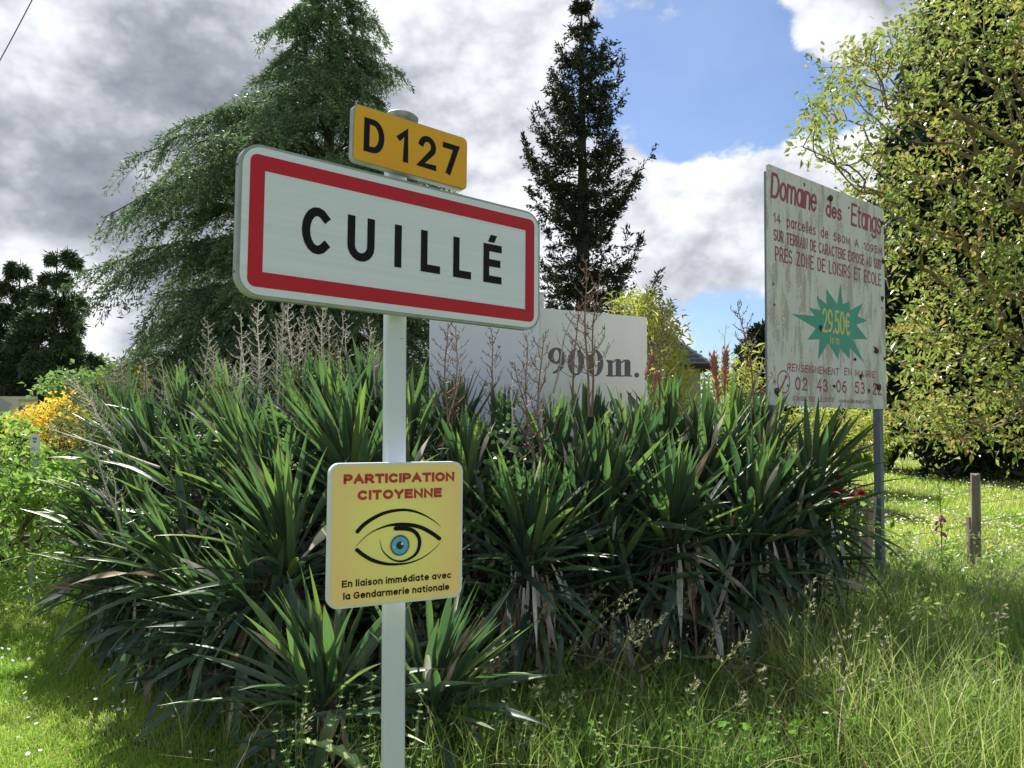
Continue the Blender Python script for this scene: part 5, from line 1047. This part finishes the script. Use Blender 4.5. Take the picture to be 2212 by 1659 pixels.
# ================================================================== dock leaf plant at the bottom
dk = at(740, 1680, 3.0); dock = thing('dock_plant', 'dock plant with one big pale wavy leaf at the bottom left of the post', 'dock plant', (dk.x + .12, dk.y + .1, 0))
def dock_leaf(a, b_, w, name):
    a, b_ = np.array(a), np.array(b_); d = unit(b_ - a); sd = unit(np.cross(d, [0, .35, 1.])); up = np.cross(sd, d); V = []; n = 16; Ln = np.linalg.norm(b_ - a)
    for k in range(n + 1):
        s = k / n; ww = w * (math.sin(PI * min(1, .06 + .94 * s) ** .75) ** .6) / 2; c = a + (b_ - a) * s + up * Ln * .10 * math.sin(PI * s)
        for j in range(-4, 5):
            q = j / 4; V.append(c + sd * ww * q + up * (abs(q) * ww * .35 + .010 * math.sin(k * 2.1 + j) * abs(q)))
    mb = MB(); mb.add(V, [(k * 9 + j, k * 9 + j + 1, (k + 1) * 9 + j + 1, (k + 1) * 9 + j) for k in range(n) for j in range(8)]); tube(mb, [a + (b_ - a) * s + up * (Ln * .10 * math.sin(PI * s) - .001) for s in np.linspace(0, 1, 8)], np.linspace(.004, .001, 8), 5)
    return link(name, mb.mesh(name, off=dock.location, smooth=True), M['dock'], dock)
dock_leaf(at(800, 1690, 3.0), at(632, 1600, 3.05), .115, 'leaf'); dock_leaf(at(640, 1760, 3.1), at(560, 1680, 3.2), .10, 'leaf')
mb = MB(); tube(mb, [np.array(dock.location), np.array(at(800, 1690, 3.0))], [.006, .004], 6); link('stem', mb.mesh('dock_stem', off=dock.location), M['dock'], dock)

# ================================================================== seed-headed grass stems
def seedhead(mb, sb, P0, H, lean, az, rr):
    d = np.array([math.cos(az), math.sin(az), 0]); P = [np.array(P0) + np.array([0, 0, 1.]) * H * (t - .25 * lean * t ** 3) + d * H * lean * t ** 2.4 for t in np.linspace(0, 1, 9)]
    tube(mb, P, np.linspace(.0022, .001, 9), 3, cap=False, v=rr.random()); P = np.array(P)
    for k in range(9):
        t = .78 + .22 * k / 8; f = t * 8; i = min(int(f), 7); c = P[i] + (P[i + 1] - P[i]) * (f - i); a = rr.uniform(0, 6.28); e = np.array([math.cos(a) * .6, math.sin(a) * .6, .5]); e = unit(e + d * .5); l_ = (.045 * (1 - (t - .78) * 3)) * rr.uniform(.5, 1.2)
        c2 = c + e * l_; n = 4; q = np.array([rr.uniform(-1, 1) for _ in range(n * 3)]).reshape(n, 3)
        leaves(sb, c2[None] + q * .005, unit(e[None] + q * .35), q, .019, .0065, np.array([rr.random() for _ in range(n)]), .3)
        tube(mb, [c, c2], [.0008, .0007], 3, cap=False, v=.7)
big = [(1175, 1310, 4.0), (1245, 1385, 3.9), (1300, 1400, 4.2), (1395, 1350, 3.8), (1430, 1330, 4.0), (1450, 1400, 3.7), (1540, 1370, 3.9), (1575, 1320, 4.3), (1610, 1400, 4.0), (1650, 1450, 3.8), (1670, 1340, 4.5), (1230, 1500, 3.5), (1165, 1480, 3.6), (1500, 1470, 3.6), (1600, 1500, 3.5), (1760, 1470, 3.9), (670, 1545, 3.05), (500, 1330, 3.9), (1350, 1290, 4.5), (1725, 1390, 4.6), (1020, 1620, 3.2), (1130, 1600, 3.3)]
where = ['beside the white dead leaves', 'right of the white dead leaves', 'under the drooping yucca leaves', 'arching high in the middle of the shade', 'with a long nodding head in the middle', 'bent over to the right in the middle', 'below the billboard side yuccas', 'reaching up before the dark trunks', 'with a bright head right of the middle', 'low and bright right of the middle', 'in front of the billboard leg', 'low near the bottom middle', 'short one right of the post', 'leaning low in the shaded grass', 'low at the bottom right of the shade', 'nodding at the edge of the sunny grass', 'beside the big dock leaf', 'alone at the lawn edge on the left', 'thin one under the central rosettes', 'at the corner of the sunlit verge', 'nearest the foot of the post', 'close to the bottom edge right of the post']
for (px, py, Y), w_ in zip(big, where):
    rr = random.Random(px); p = at(px, py, Y); ln = rr.uniform(.15, .35); az = rr.uniform(-.5, .6); H = max(.35, p.z / (1 - .25 * ln)); b0 = np.array([p.x - H * ln * math.cos(az), p.y - H * ln * math.sin(az), 0])
    o = thing('cocksfoot_grass', 'flowering cocksfoot stem ' + w_, 'grass stem', b0, 'cocksfoot stems with seed heads'); a, b_ = MB(), MB(); seedhead(a, b_, b0, H, ln, az, rr)
    n = 3; blades(a, np.tile(b0, (n, 1)), H * np.array([.4, .55, .6]), .007, np.array([.5, .7, .4]), np.array([az, az + 2, az + 4]), rng.random(n), 4)
    link('stem', a.mesh('grass_stem', off=b0), M['tall'], o); link('seed_head', b_.mesh('seed_head', off=b0), M['seed'], o)

# ================================================================== grass
def ground_sample(n, px0, px1, py0, py1, power=1.0, seed=0):
    """ground points whose picture positions fill a region"""
    rr = np.random.default_rng(seed); x = rr.uniform(px0, px1, n); y = rr.uniform(py0, py1, n)
    a = (x - 1106) / FOC; u = -(y - 829.5) / FOC; cp, sp = math.cos(PITCH), math.sin(PITCH)
    dx, dy, dz = a, cp - u * sp, sp + u * cp; t = -EYE / np.minimum(dz, -1e-3)
    for _ in range(4): t = (gz(dx * t, dy * t) - EYE) / np.minimum(dz, -1e-3)
    X_, Y_ = dx * t, dy * t; return np.stack([X_, Y_, gz(X_, Y_)], 1)
def area_sample(n, x0, x1, y0, y1, seed=0):
    rr = np.random.default_rng(seed); x = rr.uniform(x0, x1, n); y = rr.uniform(y0, y1, n); return np.stack([x, y, gz(x, y)], 1)
def tint(P, n):  # broad patches of yellower and greener grass
    return np.clip(.5 + .25 * np.sin(P[:, 0] * 1.9 + 1.3 * np.sin(P[:, 1] * 1.1)) * np.sin(P[:, 1] * 1.6) + rng.normal(size=n) * .2, 0, 1)
mb = MB()
P = np.concatenate([area_sample(95000, -4.2, -.9, 2.9, 6.0, 1), area_sample(60000, -6.5, -1.0, 6.0, 10, 2), area_sample(30000, -12, -2.5, 10, 20, 3)])
n = len(P); dfac = np.clip(P[:, 1] / 5, .8, 3); blades(mb, P, rng.uniform(.025, .075, n) * dfac ** .5, .0042 * dfac, rng.uniform(.2, 1.0, n), rng.random(n) * 6.28, tint(P, n), 2)
link('lawn_grass', mb.mesh('lawn_grass'), M['lawn'], kind='stuff', label='short sunlit lawn grass on the left', category='grass')
mb = MB()   # longer grass along the hedge foot at left and under it
P = area_sample(9000, -4.2, -.7, 3.3, 6.6, 4); P = P[(P[:, 0] > -1.35 - .80 * (P[:, 1] - 3.7))]; n = len(P)
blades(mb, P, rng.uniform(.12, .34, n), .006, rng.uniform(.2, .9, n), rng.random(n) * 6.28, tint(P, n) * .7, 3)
P = area_sample(9500, -.6, 2.2, 3.0, 5.0, 5); n = len(P); blades(mb, P, rng.uniform(.15, .52, n) * np.clip((6.2 - P[:, 1]) / 2.2, .6, 1), .006, rng.uniform(.1, .8, n), rng.random(n) * 6.28, tint(P, n) * .5, 3)  # centre blades tinted darker: hedge shade put into their colour
P = area_sample(19000, 2.2, 8, 5.0, 8.4, 6); n = len(P); blades(mb, P, rng.uniform(.12, .50, n), rng.uniform(.006, .014, n), rng.uniform(.1, .8, n), rng.random(n) * 6.28, tint(P, n), 3)
P = area_sample(19000, 1.5, 4.8, 3.0, 6.2, 7); n = len(P); blades(mb, P, rng.uniform(.15, .72, n), rng.uniform(.004, .011, n), rng.uniform(.1, .9, n), rng.random(n) * 6.28, np.clip(tint(P, n) + rng.normal(size=n) * .2 + .05, 0, 1), 3)
link('tall_grass', mb.mesh('tall_grass'), M['tall'], kind='stuff', label='tall unmown grass filling the verge at lower right', category='grass')
mb = MB(); P = np.concatenate([area_sample(2200, 1.2, 6.5, 3.0, 7.6, 71), area_sample(500, -1.2, 1.6, 3.1, 4.6, 72)]); n = len(P)
blades(mb, P, rng.uniform(.15, .62, n), rng.uniform(.004, .009, n), rng.uniform(.3, 1.3, n), rng.random(n) * 6.28, rng.random(n), 3)
link('dry_grass', mb.mesh('dry_grass'), mat('dry_straw', (.30, .22, .11), (.60, .50, .28), .8, 4, attr=True, trans=.3, lo=.2, hi=.8), kind='stuff', label='dry straw-coloured blades mixed into the tall grass', category='grass')
mb, sb = MB(), MB(); rr = random.Random(4)
for p in np.concatenate([area_sample(14, -.4, 1.6, 3.1, 4.4, 19), area_sample(110, 1.3, 4.6, 3.2, 6.4, 9), area_sample(90, 2.5, 6.5, 6, 8, 10)]): seedhead(mb, sb, p, rr.uniform(.45, .85), rr.uniform(.1, .6), rr.uniform(-.6, .9), rr)
link('seeding_grass', mb.mesh('seeding_grass'), M['tall'], kind='stuff', label='thin flowering grass stems among the tall verge grass', category='grass')
link('seed_heads', sb.mesh('seed_heads'), M['seed'], kind='stuff', label='pale seed heads hanging over the tall verge grass', category='grass')
mb = MB(); P = ground_sample(52000, 1500, 2350, 1000, 1330, seed=11); P = P[(P[:, 1] > 6.5)]; n = len(P); dfac = P[:, 1] / 8
blades(mb, P, rng.uniform(.05, .13, n) * dfac ** .4, .007 * dfac, rng.uniform(.2, .9, n), rng.random(n) * 6.28, np.clip(tint(P, n) + .15, 0, 1), 2)
link('meadow_grass', mb.mesh('meadow_grass'), M['lawn'], kind='stuff', label='flowery meadow lawn on the right behind the fence', category='grass')
def flowers(n, px0, px1, py0, py1, m, name, lab, size, h, seed, clump=True):
    P = ground_sample(n, px0, px1, py0, py1, seed=seed); P = P[P[:, 1] > 3.2]; n = len(P)
    if clump: k = np.sin(P[:, 0] * 1.3 + 2 * np.sin(P[:, 1] * .7)) + np.sin(P[:, 1] * 1.1 + P[:, 0]) + rng.normal(size=n) > -.3; P = P[k]; n = len(P)
    P[:, 2] += h * rng.uniform(.7, 1.2, n); mb = MB(); s = size * rng.uniform(.7, 1.2, n); nn = unit(rng.normal(size=(n, 3)) * .35 + np.array([[0, 0, 1.]])); a = unit(np.cross(nn, rnd_unit(n))); b_ = np.cross(nn, a)
    V = np.stack([P + a * s[:, None] * math.cos(t) + b_ * s[:, None] * math.sin(t) for t in np.arange(6) * PI / 3], 1); bs = np.arange(n)[:, None] * 6
    mb.add(V.reshape(-1, 3), np.concatenate([bs + np.array([[0, 1, 2, 3]]), bs + np.array([[0, 3, 4, 5]])]), v=np.repeat(rng.random(n), 6)); link(name, mb.mesh(name), m, kind='stuff', label=lab, category='flowers')
flowers(6500, 1700, 2300, 1005, 1290, M['daisy'], 'daisies', 'white daisies scattered over the meadow lawn', .017, .15, 12)
flowers(1300, 1700, 2300, 1020, 1300, M['butter'], 'buttercups', 'yellow buttercups scattered over the meadow lawn', .017, .18, 13)
flowers(170, -20, 480, 1150, 1659, M['daisy'], 'lawn_daisies', 'few white daisies in the left lawn', .011, .07, 14); flowers(110, -20, 230, 1080, 1300, M['butter'], 'lawn_buttercups', 'few buttercups along the left lawn edge', .014, .12, 15)
# weeds with small leaves in the sunny verge
mb = MB(); k = area_sample(900, 1.8, 7.5, 3.6, 8.4, 16); P = np.repeat(k, 16, 0); n = len(P); P = P + rng.normal(size=(n, 3)) * np.array([[.07, .07, 0]]); P[:, 2] += rng.random(n) * np.repeat(rng.uniform(.12, .55, len(k)), 16); w_ = rng.uniform(.03, .085, n); leaves(mb, P, rnd_unit(n), rnd_unit(n) + np.array([[0, 0, 1.]]), w_, w_ * .5, np.clip(np.repeat(rng.random(len(k)), 16) * .7 + rng.random(n) * .3, 0, 1), .15)
k = area_sample(160, -.5, 2.0, 3.3, 4.7, 76); P = np.repeat(k, 14, 0); n = len(P); P = P + rng.normal(size=(n, 3)) * np.array([[.06, .06, 0]]); P[:, 2] += rng.random(n) * .3; w_ = rng.uniform(.03, .07, n); leaves(mb, P, rnd_unit(n), rnd_unit(n) + np.array([[0, 0, 1.]]), w_, w_ * .6, rng.random(n) * .4, .15)
P = area_sample(5000, -6.5, -3.0, 6.4, 9.5, 17); n = len(P); P[:, 2] += rng.random(n) * .35; leaves(mb, P, rnd_unit(n), rnd_unit(n) + np.array([[0, 0, 1.]]), rng.uniform(.03, .07, n), .03, rng.random(n), .15)
link('verge_weeds', mb.mesh('verge_weeds'), M['bush'], kind='stuff', label='small-leaved weeds mixed into the verge and left border', category='weeds')
# cleavers climbing round the foot of the post
mb = MB(); rr = random.Random(12)
spots = [(rr.uniform(610, 880), rr.uniform(1500, 1700), rr.uniform(2.9, 3.5)) for _ in range(46)] + [(rr.uniform(890, 1400), rr.uniform(1600, 1720), rr.uniform(3.0, 3.6)) for _ in range(60)] + [(rr.uniform(1400, 1750), rr.uniform(1620, 1720), rr.uniform(3.1, 3.5)) for _ in range(24)]
for px, py, Y in spots:
    p = at(px, py, Y); p0 = np.array([p.x, p.y, max(0, p.z - .25)]); H = rr.uniform(.18, .42); dx, dy = rr.uniform(-.1, .1), rr.uniform(-.08, .08)
    nn_ = int(H / .035); Q = [p0 + np.array([dx * (k / nn_) ** 1.5, dy * (k / nn_) ** 1.5, H * k / nn_]) for k in range(nn_ + 1)]; tube(mb, Q, np.linspace(.0018, .0009, nn_ + 1), 3, cap=False, v=.6)
    for k, q in enumerate(Q[1:]):
        q = q + np.array([rr.gauss(0, .006), rr.gauss(0, .006), rr.gauss(0, .008)]); tl = rnd_unit(1)[0] * .35
        a = np.arange(6) * PI / 3 + k * .5; s = .022 * (1 - .45 * k / nn_); leaves(mb, np.tile(q, (6, 1)), np.stack([np.cos(a), np.sin(a), .35 + 0 * a], 1) + tl[None] * np.cos(a)[:, None], np.tile([0, 0, 1.], (6, 1)), s, s * .34, np.full(6, rr.random()), .1)
link('cleavers', mb.mesh('cleavers'), M['cleaver'], kind='stuff', label='whorled cleavers stems climbing round the post foot', category='weeds')
# ivy in the hedge
mb = MB()
for cx, cy, Y, n in ((1100, 1040, 4.6, 120), (1105, 930, 4.8, 70), (1060, 1300, 4.4, 130), (1180, 1400, 4.4, 140), (1000, 1150, 4.6, 50), (960, 1380, 4.3, 90)):
    P = np.array([at(cx + rr.gauss(0, 32), cy + rr.gauss(0, 45), Y + rr.gauss(0, .08)) for _ in range(n)]); leaves(mb, P, rnd_unit(n) + np.array([[0, 0, -.4]]), rnd_unit(n) * .5 + np.array([[0, -1., .4]]), .035, .034, rng.random(n), .15)
link('ivy', mb.mesh('ivy'), M['ivy'], kind='stuff', label='small ivy leaves climbing among the yucca trunks right of the post', category='ivy')
# leaf litter and dead fibres on the ground under the hedge
mb = MB(); P = area_sample(1400, -1.6, 3.0, 3.9, 6.5, 18); n = len(P); P[:, 2] += rng.random(n) * .25 + .02; leaves(mb, P, rnd_unit(n) * np.array([[1, 1, .5]]), rnd_unit(n), rng.uniform(.15, .4, n), .022, rng.random(n), .1)
link('leaf_litter', mb.mesh('leaf_litter'), mat('dry_leaf_litter', (.16, .11, .07), (.30, .24, .17), .9, 4, attr=True, lo=.2, hi=.8), kind='stuff', label='brown dry leaf litter under the yuccas', category='leaf litter')

# ================================================================== overhead cable
mb = MB(); a, b_ = at(-60, 235, 14), at(110, -80, 12.5); tube(mb, [a + (b_ - a) * t + Vector((0, 0, -.06 * math.sin(PI * t))) for t in np.linspace(0, 1, 12)], .009, 5)
link('overhead_cable', mb.mesh('overhead_cable'), M['cable'], label='thin dark cable crossing the top left corner of the sky', category='cable')
